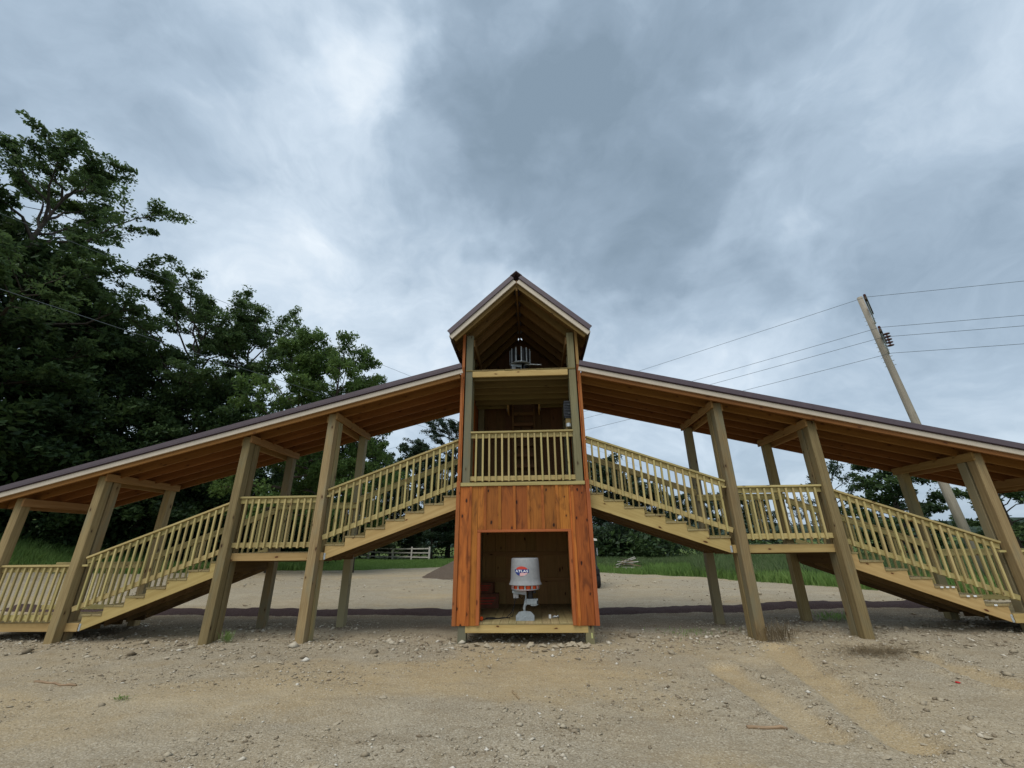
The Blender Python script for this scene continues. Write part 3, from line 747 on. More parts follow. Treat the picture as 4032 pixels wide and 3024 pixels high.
# ---- tower roof, ridge running away from the front
YF, YR, XA = -.30, 2.62, -.045
EX, EZ, AZ = 1.385, 5.45, 6.765            # underside of pale fascia: eave and apex
roofT = box('roof', XA - .02, XA + .02, YF + .06, YR - .05, AZ - .18, AZ + .08, 'loft_pine', TW, 1)
roofT['label'] = 'steep gable roof with brown metal edge and pale fascia'
for s in (-1, 1):
    ex = s * EX
    d = Vector((ex - XA, 0, EZ - AZ)); dn = d.normalized(); nm = Vector((-dn.z * s, 0, abs(dn.x))).normalized()
    A = Vector((XA, 0, AZ)); B = Vector((ex, 0, EZ))
    def P(t, y, off): return A.lerp(B, t) + Vector((0, y, 0)) + nm * off
    for k, yv in enumerate((YF + .075, .24, .70, 1.15, 1.60, 2.05, 2.5)):
        tail = .985
        A0 = P(0.018, yv, .0) if k else P(.018, yv, -.005)
        beam('rafter', A0, P(tail, yv, 0), .038, .15, 'loft_pine', roofT, nm)
    cy = (YF + YR) / 2
    beam('sheathing', P(.0, cy + .02, .087), P(1.0, cy + .02, .087), YR - YF - .07, .02, 'loft_pine', roofT, nm)
    beam('fascia', P(-.0 + (.002 if s > 0 else 0), YF + .018, .045), P(1.0, YF + .018, .045), .034, .095, 'fascia_beige', roofT, nm)
    beam('edge_trim', P(-.012, YF - .012, .146), P(.975, YF - .012, .146), .03, .098, 'roof_metal', roofT, nm)
    beam('drip_edge', P(-.005, YF - .008, .0945), P(.985, YF - .008, .0945), .036, .0115, 'roof_metal_dark', roofT, nm)
    mbk = MB(); M, L = frame(P(-.01, cy, .12), P(.98, cy, .12), nm)
    mbk.box(-L / 2, L / 2, -(YR - YF) / 2, (YR - YF) / 2, -.012, .004)
    k = -1.35
    while k < 1.4: mbk.box(-L / 2, L / 2, k - .012, k + .012, .0041, .024); k += .23
    mbk.build('metal_sheet', 'roof_metal', roofT, M)
    # eave board closing the rafter tails
    beam('eave_board', P(1.0, YF + .04, .03), P(1.0, YR - .02, .03), .02, .13, 'dark_wood', roofT, (0, 0, 1))
    # top plate on the posts
    box('top_plate', s * .955 if s > 0 else -1.0, s * .995 if s > 0 else -.96, .05, YB, 5.42, 5.58, 'loft_pine', roofT, 1)
mbk = MB(); mbk.prism([(XA - .13, AZ + .135), (XA, AZ + .255), (XA + .13, AZ + .135), (XA + .13, AZ + .15), (XA, AZ + .272), (XA - .13, AZ + .15)], YF - .032, YR + .01)
mbk.build('ridge_cap', 'roof_metal', roofT)
# yellow tag on the front post
box('inspection_tag', 1.075, 1.092, -.006, -.001, .06, .135, 'tape_yellow', TW, 2, None)
# scuffed dark board behind the sill
# ------------------------------------------------------------------ clay throwers
def thrower(name, label, loc, rz, cover):
    T = thing(name, label, 'clay thrower', loc, None, rz)
    M0 = WM[T] @ Matrix.Diagonal((1, 1, .92, 1))
    def bld(mb, nm, mat, parent=T, sm=False, off=None): return mb.build(nm, mat, parent, M0 @ (off or Matrix()), sm)
    m = MB(); m.prism([(-.157, 0), (.157, 0), (.157, .088), (.10, .150), (.03, .158), (-.04, .158), (-.10, .146), (-.157, .085)], -.008, .004)
    m.box(-.155, .155, .004, .30, 0, .008); m.box(-.02, .02, .004, .2, .008, .05); base = bld(m, 'base_plate', 'bracket_grey')
    m = MB(); m.lathe([(.008, 0), (.008, .012)], 10, (0, -.012, .06)); bld(m, 'bolt', 'galvanised', base)
    m = MB(); m.tube([(.0, .02, .12), (-.012, .02, .2), (.004, .02, .28), (.012, .02, .36)], [.014, .026, .022, .014], 10); bld(m, 'stem', 'bracket_grey', sm=True)
    m = MB(); m.box(.008, .03, .0, .05, .25, .505); m.box(.0085, .0305, -.021, .09, .48, .504); bld(m, 'upright', 'bracket_grey')
    m = MB(); m.prism([(-.215, .465), (-.215, .505), (.028, .512), (.028, .428), (-.05, .438)], -.03, -.022); m.box(-.215, .028, -.022, .10, .497, .504); bld(m, 'arm_bracket', 'bracket_grey')
    m = MB(); m.box(.032, .225, -.03, .07, .335, .362); m.box(.032, .225, -.03, -.022, .27, .336); m.box(.185, .192, -.036, -.03, .262, .365); m.box(.208, .226, -.03, .07, .26, .336); m.box(.10, .2, -.02, .05, .245, .268); bld(m, 'motor_bracket', 'bracket_grey')
    m = MB(); m.lathe([(.045, .365), (.048, .38), (.048, .44), (.043, .445), (.043, .47), (.05, .475), (.05, .495), (.035, .504)], 20, (.095, .02, 0)); bld(m, 'motor', 'black_plastic', sm=False)
    m = MB(); m.lathe([(.03, 0), (.03, .05)], 14, (.165, .03, .455)); bld(m, 'gearbox', 'black_plastic')
    m = MB(); m.box(-.195, -.108, -.02, .06, .375, .46); cbx = bld(m, 'control_box', 'machine_grey')
    m = MB(); m.box(-.18, -.17, -.026, .0, .36, .375); m.box(-.14, -.13, -.026, .0, .36, .375); bld(m, 'socket', 'black_plastic', cbx)
    m = MB(); m.tube([(-.12, .03, .42), (-.05, .03, .36), (.02, .03, .46), (.06, .03, .5)], .006, 6); bld(m, 'hose', 'black_rubber')
    # turntable
    m = MB(); m.lathe([(.236, .517), (.244, .521), (.244, .531), (.236, .535)], 40, (.01, .06, 0)); tt = bld(m, 'turntable', 'galvanised')
    m = MB(); m.lathe([(.17, .505), (.17, .517)], 32, (.01, .06, 0)); bld(m, 'hub_plate', 'machine_orange' if cover else 'black_plastic', tt)
    for i in range(12):
        a = 2 * math.pi * (i + .5) / 12
        m = MB(); m.lathe([(.053, .537), (.053, .68 if cover else .89)], 16, (.01 + .185 * math.cos(a), .06 + .185 * math.sin(a), 0))
        if cover: bld(m, 'clay_stack', 'machine_orange', tt)
        elif i % 3 != 2: bld(m, 'clay_stack', 'clay_dark', tt)
        for da in (-.235, .235):
            x, y = .01 + .238 * math.cos(a + da), .06 + .238 * math.sin(a + da)
            m = MB(); m.tube([(x, y, .531), (x, y, .69 if cover else .92)], .0075, 6)
            bld(m, 'rod', 'galvanised', tt)
    if cover:
        m = MB(); m.lathe([(.288, .60), (.286, .612), (.266, .655), (.259, .70), (.253, .86), (.243, 1.045), (.236, 1.062), (.22, 1.068), (.0, 1.07)], 56, (.015, .06, 0))
        # hollow underside
        cv = bld(m, 'hopper_cover', 'machine_grey', sm=True)
        # logo wrapped round the cover
        cx, cy = .015, .06
        def wrap(pts2, eps):
            res = []
            for u, v in pts2:
                z = .845 + v; r_ = .2535 - (z - .86) * .055 + eps; a = -math.pi / 2 + (u - .018) / r_ - .16
                res.append((cx + r_ * math.cos(a), cy + r_ * math.sin(a), z))
            return res
        def patch(nm, mat, polys, eps):
            v, f = [], []
            for poly in polys:
                k = len(v); v += wrap(poly, eps); f.append(tuple(range(k, k + len(poly))))
            o = link(nm, mesh(nm, v, f), mat, cv, M0); return o
        def strip(x0f, x1f, y0, y1, nn=8):
            out = []
            for i in range(nn):
                ya, yb = y0 + (y1 - y0) * i / nn, y0 + (y1 - y0) * (i + 1) / nn
                for j in range(6):
                    def X(y, t): return x0f(y) + (x1f(y) - x0f(y)) * t
                    out.append([(X(ya, j / 6), ya), (X(ya, (j + 1) / 6), ya), (X(yb, (j + 1) / 6), yb), (X(yb, j / 6), yb)])
            return out
        ea, eb = .118, .082
        el = lambda y: ea * math.sqrt(max(0, 1 - (y / eb) ** 2))
        patch('logo_cap', 'logo_red', strip(lambda y: -el(y), lambda y: el(y), .032, .0815), .0012)
        patch('logo_band', 'logo_blue', strip(lambda y: -.13, lambda y: .13, -.028, .030), .0018)
        patch('logo_base', 'logo_blue', strip(lambda y: -el(y), lambda y: -.035 + (y + .08) * .1, -.081, -.029), .0012)
        for q in range(5):
            ya, yb = -.081 + q * .0104, -.081 + (q + 1) * .0104
            patch('logo_stripe', 'logo_red' if q % 2 == 0 else 'logo_white', strip(lambda y: -.033 + (y + .08) * .1, lambda y: el(y) - .002, ya, yb, 2), .0013)
        cu = bpy.data.curves.new('lettering', 'FONT'); cu.body = 'ATLAS'; cu.size = .068; cu.align_x = 'CENTER'; cu.resolution_u = 2; cu.space_character = 1.06; cu.offset = .0012
        tmp = bpy.data.objects.new('lettering', cu); COL.objects.link(tmp)
        dg = bpy.context.evaluated_depsgraph_get(); ev = tmp.evaluated_get(dg); tm_ = ev.to_mesh()
        bm = bmesh.new(); bm.from_mesh(tm_); ev.to_mesh_clear(); bpy.data.objects.remove(tmp)
        bmesh.ops.subdivide_edges(bm, edges=[e for e in bm.edges if e.calc_length() > .015], cuts=2)
        xs_ = [v.co.x for v in bm.verts]; ys_ = [v.co.y for v in bm.verts]; wx = max(xs_) - min(xs_); hy = max(ys_) - min(ys_)
        for v in bm.verts:
            u_, v_ = (v.co.x - min(xs_)) / wx * .232 - .116, (v.co.y - min(ys_)) / hy * .042 - .020
            v.co = wrap([(u_, v_)], .0026)[0]
        mt = bpy.data.meshes.new('lettering'); bm.to_mesh(mt); bm.free()
        link('lettering', mt, 'logo_white', cv, M0)
    else:
        m = MB(); m.tube([(.1, -.03, .50), (.22, -.10, .48), (.45, -.18, .44)], [.012, .012, .010], 8); bld(m, 'throwing_arm', 'galvanised')
        m = MB(); m.box(.2, .225, -.04, -.02, .2, .29); bld(m, 'spring_bracket', 'logo_white')
        m = MB(); m.box(-.22, -.02, .02, .10, .12, .50); bld(m, 'side_guard', 'black_plastic')
        m = MB(); m.box(.10, .24, .02, .16, 0.0, .2); bld(m, 'battery', 'black_plastic')
    return T
T1 = thrower('clay_thrower', 'grey covered clay thrower with ATLAS logo standing in the lower room', (-.004, .17, .2875), R(0), True)
T2 = thrower('clay_thrower', 'uncovered clay thrower with bare steel rods standing in the loft', (-.02, .85, 4.8535), R(8), False)

# cable, plug, boxes, hardware on the lower floor
m = MB(); m.tube([(-.165, .16, .69), (-.17, .15, .6), (-.19, .2, .5), (-.24, .26, .40), (-.33, .33, .312), (-.45, .36, .297), (-.58, .38, .297), (-.68, .33, .297), (-.74, .28, .297)], .0075, 6)
m.tube([(-.2, .17, .45), (-.22, .3, .34), (-.3, .42, .297), (-.4, .46, .297), (-.5, .34, .297), (-.6, .30, .297), (-.7, .38, .297), (-.66, .46, .297), (-.56, .44, .297), (-.5, .33, .302), (-.6, .27, .302), (-.73, .25, .300)], .006, 6)
cab = m.build('power_cable', 'black_rubber', None, None, True); tag(cab, 'black cable lying coiled on the lower floor beside the covered thrower', 'cable')
m = MB(); m.lathe([(.028, 0), (.032, .004), (.032, .03), (.02, .05)], 16); pl = m.build('plug', 'machine_orange', cab, Matrix.Translation((-.752, .2, .322)) @ Matrix.Rotation(R(90), 4, 'X'))
m = MB(); m.lathe([(.012, -.003), (.012, .002)], 12); m.build('plug_face', 'black_plastic', pl, Matrix.Translation((-.752, .2, .322)) @ Matrix.Rotation(R(90), 4, 'X'))
def carton(loc, sx, sy, sz, rz, label):
    T = thing('cardboard_box', label, 'box', loc, None, rz)
    M0 = WM[T]
    m = MB(); m.box(-sx / 2, sx / 2, -sy / 2, sy / 2, 0, sz); b = m.build('carton', 'cardboard', T, M0)
    m = MB(); m.box(-sx / 2 + .001, sx / 2 - .001, -.03, .03, sz, sz + .0015); m.build('packing_tape', 'stick_wood', T, M0)
    m = MB()
    for q in range(3): m.box(-sx * .36, sx * (.36 - .08 * q), -sy / 2 - .0012, -sy / 2, sz * (.68 - .2 * q), sz * (.76 - .2 * q))
    m.build('printed_band', 'logo_red', T, M0)
carton((-.80, 1.80, .288), .44, .30, .26, R(3), 'reddish brown cardboard box on the lower floor in the corner')
carton((-.84, 1.85, .552), .30, .26, .20, R(-5), 'small brown cardboard box set on top of another box')
hw = thing('hardware_scrap', 'small silver and white hardware scrap on the lower floor boards', 'hardware', (.49, .42, .2875))
m = MB(); m.box(-.085, -.045, -.02, .02, 0, .055); m.build('white_carton', 'paper_white', hw, WM[hw])
m = MB(); m.tube([(-.02, 0, .012), (.02, -.01, .03), (.05, .01, .02), (.075, 0, .04), (.085, .01, .012)], .014, 8); m.build('fitting', 'galvanised', hw, WM[hw], True)
m = MB(); m.lathe([(.022, 0), (.022, .03), (.014, .036)], 14, (.015, .035, 0)); m.build('cap', 'galvanised', hw, WM[hw])
# black case hanging on the balcony post
bx = thing('control_case', 'black ribbed plastic case strapped to the balcony post', 'case', (.925, .145, 3.83))
m = MB(); m.box(-.065, .07, 0, .16, 0, .36); cs = m.build('case_body', 'black_plastic', bx, WM[bx])
for z0 in (.03, .09, .15, .21, .27, .32):
    m = MB(); m.box(-.055, .06, -.014, -.0005, z0, z0 + .022); m.build('rib', 'black_plastic', cs, WM[bx])
m = MB(); m.box(-.072, -.066, .02, .14, .05, .31); m.build('lid', 'cart_body', cs, WM[bx])
for z0 in (.08, .26):
    m = MB(); m.box(.005, .045, -.022, -.0145, z0, z0 + .03); m.build('latch', 'cart_body', cs, WM[bx])
m = MB(); m.box(-.045, .05, .01, .15, -.29, -.001); m.build('bracket_board', 'loft_deck', bx, WM[bx])
m = MB(); m.lathe([(.045, -.2), (.05, -.19), (.05, -.13), (.03, -.12)], 16, (.0, -.045, 0)); m.build('spotlight', 'galvanised', bx, WM[bx])

# ------------------------------------------------------------------ utility pole and wires
pb = Vector((15.37, 8.28, gz(15.37, 8.28) - .1)); ptop = Vector((14.93, 8.69, 11.55))
up = thing('utility_pole', 'grey wooden utility pole with stacked insulators leaning over the stairway roof', 'utility pole', pb)
def onp(z): return pb.lerp(ptop, (z - pb.z) / (ptop.z - pb.z))
m = MB(); m.tube([pb, onp(3), onp(6), onp(9), ptop], [.155, .145, .132, .118, .105], 14)
M, L = frame(pb, ptop, (0, 1, 0)); Mi = M.inverted()
me = mesh('pole_shaft', [Mi @ Vector(v) for v in m.v], m.f, True); link('pole_shaft', me, 'pole_wood', up, M)
toc = Vector((CAM.x - pb.x, CAM.y - pb.y, 0)).normalized(); sd_ = Vector((-toc.y, toc.x, 0)) * -1
sidev = Vector((toc.y, -toc.x, 0))
if sidev.x < 0: sidev = -sidev
for z0, ln, mt in ((10.9, 1.25, 'dark_wood'), (9.45, 1.0, 'dark_wood')):
    c = onp(z0) + sidev * .17
    a = beam('crossarm', c - toc * .55, c + toc * ln, .10, .13, mt, up)
    m = MB(); m.tube([onp(z0 - .75) + sidev * .13, c + toc * (ln * .8) + Vector((0, 0, -.07))], .022, 6); m.build('brace', 'galvanised', a)
    for q in (-.45, ln - .1):
        pz = c + toc * q
        m = MB(); m.lathe([(.015, .065), (.015, .12), (.05, .125), (.055, .15), (.03, .17), (.045, .175), (.045, .2), (.02, .22)], 12, tuple(pz)); m.build('pin_insulator', 'insulator_brown', a)
# strings of disc insulators
for z0, q in ((9.35, .75),):
    c = onp(z0) + sidev * .30 + toc * q
    m = MB(); prof = []
    for k in range(5): prof += [(.025, -.0 - k * .13), (.11, -.03 - k * .13), (.115, -.05 - k * .13), (.03, -.065 - k * .13)]
    m.lathe(prof[::-1], 14, tuple(c)); m.build('disc_insulator', 'insulator_brown', up)
for z0 in (8.9, 8.2, 10.2):
    m = MB()
    for k in range(3): m.tube([onp(z0 + k * .2) - sidev * .17, onp(z0 + k * .2) + sidev * .19], .018, 6)
    m.build('bolt', 'galvanised', up)
def wire(name, label, pts, rad=.013, sag=0.3):
    m = MB(); P = []
    for a, b in zip(pts[:-1], pts[1:]):
        a, b = Vector(a), Vector(b); N = 28
        for i in range(N + (1 if b == Vector(pts[-1]) else 0)):
            t = i / N; p = a.lerp(b, t); p.z -= sag * 4 * t * (1 - t) * ((b - a).length / 60); P.append(p)
    m.tube(P, rad, 5); o = m.build(name, 'wire_metal', None, None, True); tag(o, label, 'wire'); return o
LD = Vector((-.77, .64, 0)); RD = Vector((.975, -.22, 0))
for z0, lab in ((11.35, 'topmost wire on the utility pole'), (9.75, 'wire on the pole just above the disc insulators'), (9.3, 'wire on the pole ending at the disc insulators'), (8.55, 'lowest wire on the utility pole, below its crossarms')):
    o_ = onp(z0) + sidev * .2 + toc * (.5 if z0 < 11 else .3)
    wire('power_line', lab, [tuple(o_ + LD * 95 + Vector((0, 0, -.4))), tuple(o_), tuple(o_ + RD * 45 + Vector((0, 0, -.6)))], .009, .5)
def along(px, py, dist):
    d = px_dir(px, py); h = math.hypot(d.x, d.y); return CAM + d * (dist / h)
a, b = along(547, 1057, 31.0), along(1604, 1476, 39.5)
d = (b - a); wire('service_line', 'wire coming out of the tallest tree and passing above the broad trees', [tuple(a - d * .5), tuple(b + d * 3)], .013, .0)
a, b = along(0, 1085, 14.4), along(1770, 1677, 22.0)
d = (b - a); wire('service_line', 'wire crossing in front of all the trees of the wood', [tuple(a - d * .9), tuple(b + d * 3)], .007, .4)

# ------------------------------------------------------------------ yard things behind the structure
# split rail fence
fx = [-22.2, -19.55, -16.35, -13.75, -11.45]; fy = [45.6, 44.9, 44.0, 42.7, 41.6]
fc = thing('rail_fence', 'weathered grey split rail fence at the far edge of the lawn', 'fence', (fx[2], fy[2], 0))
for x, y in zip(fx, fy): box('fence_post', x - .085, x + .085, y - .085, y + .085, gz(x, y) - .1, gz(x, y) + 1.38, 'grey_wood', fc, 2, .01)
for i in range(4):
    for z0 in (.30, .74, 1.16):
        beam('fence_rail', (fx[i] - .1, fy[i], gz(fx[i], fy[i]) + z0), (fx[i + 1] + .1, fy[i + 1], gz(fx[i + 1], fy[i + 1]) + z0 + rnd.uniform(-.03, .03)), .06, .13, 'grey_wood', fc)
# soil heap
rs = np.random.RandomState(5); hx = np.linspace(-3.6, 3.6, 60); HX, HY = np.meshgrid(hx, hx)
rr = np.hypot(HX * (1 + .1 * np.sin(HY)), HY); HZ = np.maximum(-.05, 1.5 * (1 - rr / 3.0) + .25 * fbm(HX * 1.2 + 3, HY * 1.2, 4)) 
HZ = np.where(HZ > 1.15, 1.15 + (HZ - 1.15) * .4, HZ) + .05 * fbm(HX * 6, HY * 6, 3)
me = bpy.data.meshes.new('soil_heap'); ii = (np.arange(59)[:, None] * 60 + np.arange(59)[None, :]).reshape(-1)
fill(me, np.stack([HX - 2.55, HY + 16.6, HZ - .03], -1).reshape(-1, 3), np.stack([ii, ii + 1, ii + 61, ii + 60], -1), True)
tag(link('soil_heap', me, 'topsoil'), 'dark brown heap of soil on the yard behind the tower', 'soil heap')
# heap of scrap boards
sc = thing('scrap_wood_pile', 'small heap of broken boards at the edge of the grass', 'wood pile', (6.0, 20.6, 0))
for i in range(15):
    a = rnd.uniform(-.5, .5); L = rnd.uniform(.7, 1.3); c = Vector((6.0 + rnd.uniform(-.3, .3) * (1 - i / 20), 20.4 + rnd.uniform(-.4, .4), .06 + i * .034)); tl = rnd.uniform(-.35, .35) if i > 3 else 0
    dd = Vector((math.cos(a), math.sin(a), tl)) * (L / 2)
    beam('board', c - dd, c + dd, rnd.uniform(.08, .16), .035, rnd.choice(['grey_wood', 'stick_wood', 'dark_wood']), sc)
# golf cart parked behind the tower
gc = thing('golf_cart', 'dark golf cart with white roof parked behind the tower', 'cart', (1.95, 9.3, gz(1.95, 9.3)), None, 0)
G = WM[gc]
def gp(mb, nm, mat, parent=gc, sm=False, off=None): return mb.build(nm, mat, parent, G @ (off or Matrix()), sm)
m = MB(); m.prism([(-.60, .28), (.60, .28), (.60, .62), (.54, .80), (-.54, .80), (-.60, .62)], -.25, .75)
body = gp(m, 'body', 'cart_body')
m = MB(); m.prism([(-.48, .30), (.48, .30), (.46, .78), (.36, .86), (-.36, .86), (-.46, .78)], .75, 1.75); m.box(-.58, .58, .75, 2.1, .26, .31); gp(m, 'rear_body', 'cart_body', body)
m = MB(); m.box(-.5, .5, .55, 1.05, .80, .92); st = gp(m, 'seat', 'cart_white'); m = MB(); m.box(-.5, .5, 1.0, 1.1, .92, 1.3); gp(m, 'backrest', 'cart_white', st)
m = MB(); m.prism([(-.62, 1.62), (.62, 1.62), (.60, 1.68), (.5, 1.705), (-.5, 1.705), (-.60, 1.68)], -.35, 1.55); gp(m, 'roof', 'cart_white')
for x in (-.54, .54):
    for a, b in (((x, -.2, .78), (x, .0, 1.63)), ((x, 1.12, .8), (x, 1.2, 1.63))):
        m = MB(); m.tube([a, b], .018, 8); gp(m, 'roof_post', 'black_plastic')
    m = MB(); m.box(x - .02 + (.07 if x > 0 else -.07), x + .02 + (.07 if x > 0 else -.07), -.14, -.1, 1.1, 1.36); gp(m, 'mirror', 'bracket_grey')
    m = MB(); m.prism([(x - .12, .5), (x + .08, .5), (x + .08, .64), (x - .12, .66)], -.35, .2); gp(m, 'fender', 'black_plastic', body)
    for y in (-.05, 1.6):
        q = Matrix.Translation((x, y, .27)) @ Matrix.Rotation(R(90), 4, 'Y')
        m = MB(); m.lathe([(.15, -.09), (.25, -.1), (.272, -.07), (.275, 0), (.272, .07), (.25, .1), (.15, .09)], 28); wh = gp(m, 'wheel', 'black_rubber', gc, True, q)
        m = MB(); m.lathe([(.145, -.085), (.15, .085)], 20); gp(m, 'rim', 'galvanised', wh, False, q)
m = MB(); m.tube([(-.28, -.02, .85), (-.28, .22, 1.05)], .015, 6); gp(m, 'steering_column', 'black_plastic')

# sticks and litter
def stick(label, p0, p1, r):
    p0, p1 = Vector(p0), Vector(p1); m = MB(); P = []
    for i in range(7):
        t = i / 6; p = p0.lerp(p1, t) + Vector((rnd.uniform(-.007, .007), rnd.uniform(-.007, .007), 0)); p.z = gz(p.x, p.y) + r * .8; P.append(p)
    m.tube(P, [r * 1.15, r, r * .95, r, r * .9, r * 1.2, r * .8], 8)
    tag(m.build('stick', 'stick_wood', None, None, True), label, 'stick')
stick('thick pale stick lying on the tan dirt beside the wheel tracks', (2.03, -3.2, 0), (2.36, -3.22, 0), .013)
stick('thin short brown stick on the bare dirt in front of the tower', (-.11, -2.32, 0), (-.02, -2.63, 0), .009)
stick('curved dark twig on the gravel in front of the low deck', (-6.0, -2.05, 0), (-5.35, -2.16, 0), .012)
m = MB(); m.lathe([(.02, 0), (.024, .006), (.016, .012)], 12); bx_, by_ = px_ground(3770, 2683)
tag(m.build('plastic_cap', 'plastic_red', None, Matrix.Translation((bx_, by_, gz(bx_, by_) + .004))), 'small red plastic cap on the gravel', 'litter')

# ------------------------------------------------------------------ stones
def rock_arrays(rs, N, X, Y, S, flatk=(.3, .7), lift=.25):
    base = np.array([[1, 0, 0], [.35, .9, .1], [-.7, .6, 0], [-.9, -.45, .05], [.2, -1, 0], [.1, .05, .8], [-.05, 0, -.7]], float)
    faces = np.array([[0, 1, 5], [1, 2, 5], [2, 3, 5], [3, 4, 5], [4, 0, 5], [1, 0, 6], [2, 1, 6], [3, 2, 6], [4, 3, 6], [0, 4, 6]])
    v = base[None] * (1 + rs.uniform(-.28, .28, (N, 7, 3)))
    sc_ = np.stack([S * rs.uniform(.7, 1.3, N), S * rs.uniform(.5, 1.0, N), S * rs.uniform(flatk[0], flatk[1], N)], -1)
    v = v * sc_[:, None]
    a = rs.uniform(0, 6.28, N); ti = rs.uniform(-.35, .35, N)
    c, s_ = np.cos(ti), np.sin(ti); vx, vz = v[..., 0] * c[:, None] + v[..., 2] * s_[:, None], -v[..., 0] * s_[:, None] + v[..., 2] * c[:, None]
    c, s_ = np.cos(a), np.sin(a); X2 = vx * c[:, None] - v[..., 1] * s_[:, None]; Y2 = vx * s_[:, None] + v[..., 1] * c[:, None]
    Z = ground_h(X, Y)
    out = np.stack([X2 + X[:, None], Y2 + Y[:, None], vz + (Z + sc_[:, 2] * lift)[:, None]], -1)
    F_ = faces[None] + (np.arange(N) * 7)[:, None, None]
    return out.reshape(-1, 3), F_.reshape(-1, 3)
rs = np.random.RandomState(11)
def scatter(N, x0, x1, y0, y1, dens):
    X = rs.uniform(x0, x1, N * 3); Y = rs.uniform(y0, y1, N * 3); k = rs.rand(N * 3) < dens(X, Y)
    return X[k][:N], Y[k][:N]
patch_ = lambda x, y: np.clip(.22 + 3.4 * fbm(x * .8 + 9, y * 1.1, 3) + .4 * sst(x, 2.5, 5) + .8 * track_ridge(x, y), .03, 1) * (1 - .93 * track_mask(x, y))
Xs, Ys, Ss = [], [], []
X, Y = scatter(15000, -6.5, 7.5, -5.2, -.3, patch_); Xs.append(X); Ys.append(Y); Ss.append(.007 * np.exp(rs.normal(0, .45, len(X))))
X, Y = scatter(9000, -6.5, 7.5, -5.2, -1.0, lambda x, y: np.clip(.5 + 2 * fbm(x * 1.5, y * 1.5, 3), 0, 1)); Xs.append(X); Ys.append(Y); Ss.append(.0042 * np.exp(rs.normal(0, .4, len(X))))
X, Y = scatter(3000, -9, 9, -4.5, -.2, patch_); Xs.append(X); Ys.append(Y); Ss.append(.017 * np.exp(rs.normal(0, .4, len(X))))
band = lambda x, y: np.exp(-((y - .35) / .9) ** 2) * np.clip(.55 + 2 * fbm(x * .8, y * .8, 3), 0, 1)
X, Y = scatter(7000, -10.5, 10.5, -1.0, 2.9, band); Xs.append(X); Ys.append(Y); Ss.append(.019 * np.exp(rs.normal(0, .5, len(X))))
X, Y = scatter(3500, -14, 14, 4.2, 20, lambda x, y: np.clip(.4 + 2 * fbm(x * .3, y * .3, 3), 0, 1)); Xs.append(X); Ys.append(Y); Ss.append(.022 * np.exp(rs.normal(0, .5, len(X))))
# collars of stones round the posts
for s in (-1, 1):
    for x in (8.2, 5.46, 3.8):
        for yc in (.15, 1.65):
            N = 170; a = rs.uniform(0, 6.28, N); d = np.abs(rs.normal(.30, .2, N)); Xs.append(s * x + d * np.cos(a) * 1.3); Ys.append(yc + d * np.sin(a)); Ss.append(.017 * np.exp(rs.normal(0, .45, N)))
X, Y, S = np.concatenate(Xs), np.concatenate(Ys), np.concatenate(Ss)
v, f = rock_arrays(rs, len(X), X, Y, S)
me = bpy.data.meshes.new('gravel'); fill(me, v, f); link('gravel', me, 'stone', kind='stuff')
# bigger flat slabs of shale, and the rubble thrown under the tower sill: single things
rs2 = np.random.RandomState(21)
def stone(name, label, cat, group, x, y, s_, fl=(.3, .5), lift=.3):
    v, f = rock_arrays(rs2, 1, np.array([x]), np.array([y]), np.array([s_]), fl, lift)
    o = link(name, mesh(name, v, [tuple(q) for q in f]), 'stone'); tag(o, label, cat, group)
for i in range(24):
    x = rnd.gauss(.72, .22) if i < 17 else rnd.uniform(-.9, .3); y = rnd.uniform(-.30, .02)
    stone('broken_stone', 'grey broken stone in the rubble under the tower sill', 'stone', 'rubble under the tower sill', x, y, rnd.uniform(.04, .075), (.5, .8), .45)
SP = [(1325, 2832), (1010, 2612), (1105, 2600), (1400, 2680), (1510, 2735), (760, 2905), (3230, 2960), (3480, 2945), (3800, 2660), (3735, 2690), (3790, 2840), (3870, 2870), (3620, 2870), (3350, 2840), (2010, 2600), (980, 2880), (1240, 3000), (3050, 3005), (3900, 2560), (3560, 2590)]
for px, py in SP:
    x, y = px_ground(px, py)
    stone('flat_stone', 'pale flat stone lying loose on the open dirt', 'stone', 'loose flat stones on the dirt', x, y, rnd.uniform(.035, .065), (.2, .4), .35)

# ------------------------------------------------------------------ vegetation
def quads(name, C, T_, B_):
    """leaf-shaped quads: centre, long half axis, short half axis"""
    N = len(C); V = np.stack([C - T_, C + B_ - T_ * .1, C + T_, C - B_ - T_ * .1], 1).reshape(-1, 3)
    me = bpy.data.meshes.new(name); fill(me, V, np.arange(4 * N).reshape(-1, 4)); return me
def leaves(rs, C, size, upbias=.5, droop=.25, aspect=.45):
    N = len(C); nrm_ = rs.normal(0, 1, (N, 3)); nrm_[:, 2] = np.abs(nrm_[:, 2]) + upbias; nrm_ /= np.linalg.norm(nrm_, axis=1)[:, None]
    t = rs.normal(0, 1, (N, 3)); t[:, 2] -= droop; t -= (t * nrm_).sum(1)[:, None] * nrm_; t /= np.linalg.norm(t, axis=1)[:, None]
    b = np.cross(nrm_, t); a = size * np.clip(np.exp(rs.normal(0, .32, N)), .45, 1.9)
    return t * a[:, None], b * (a * aspect)[:, None]

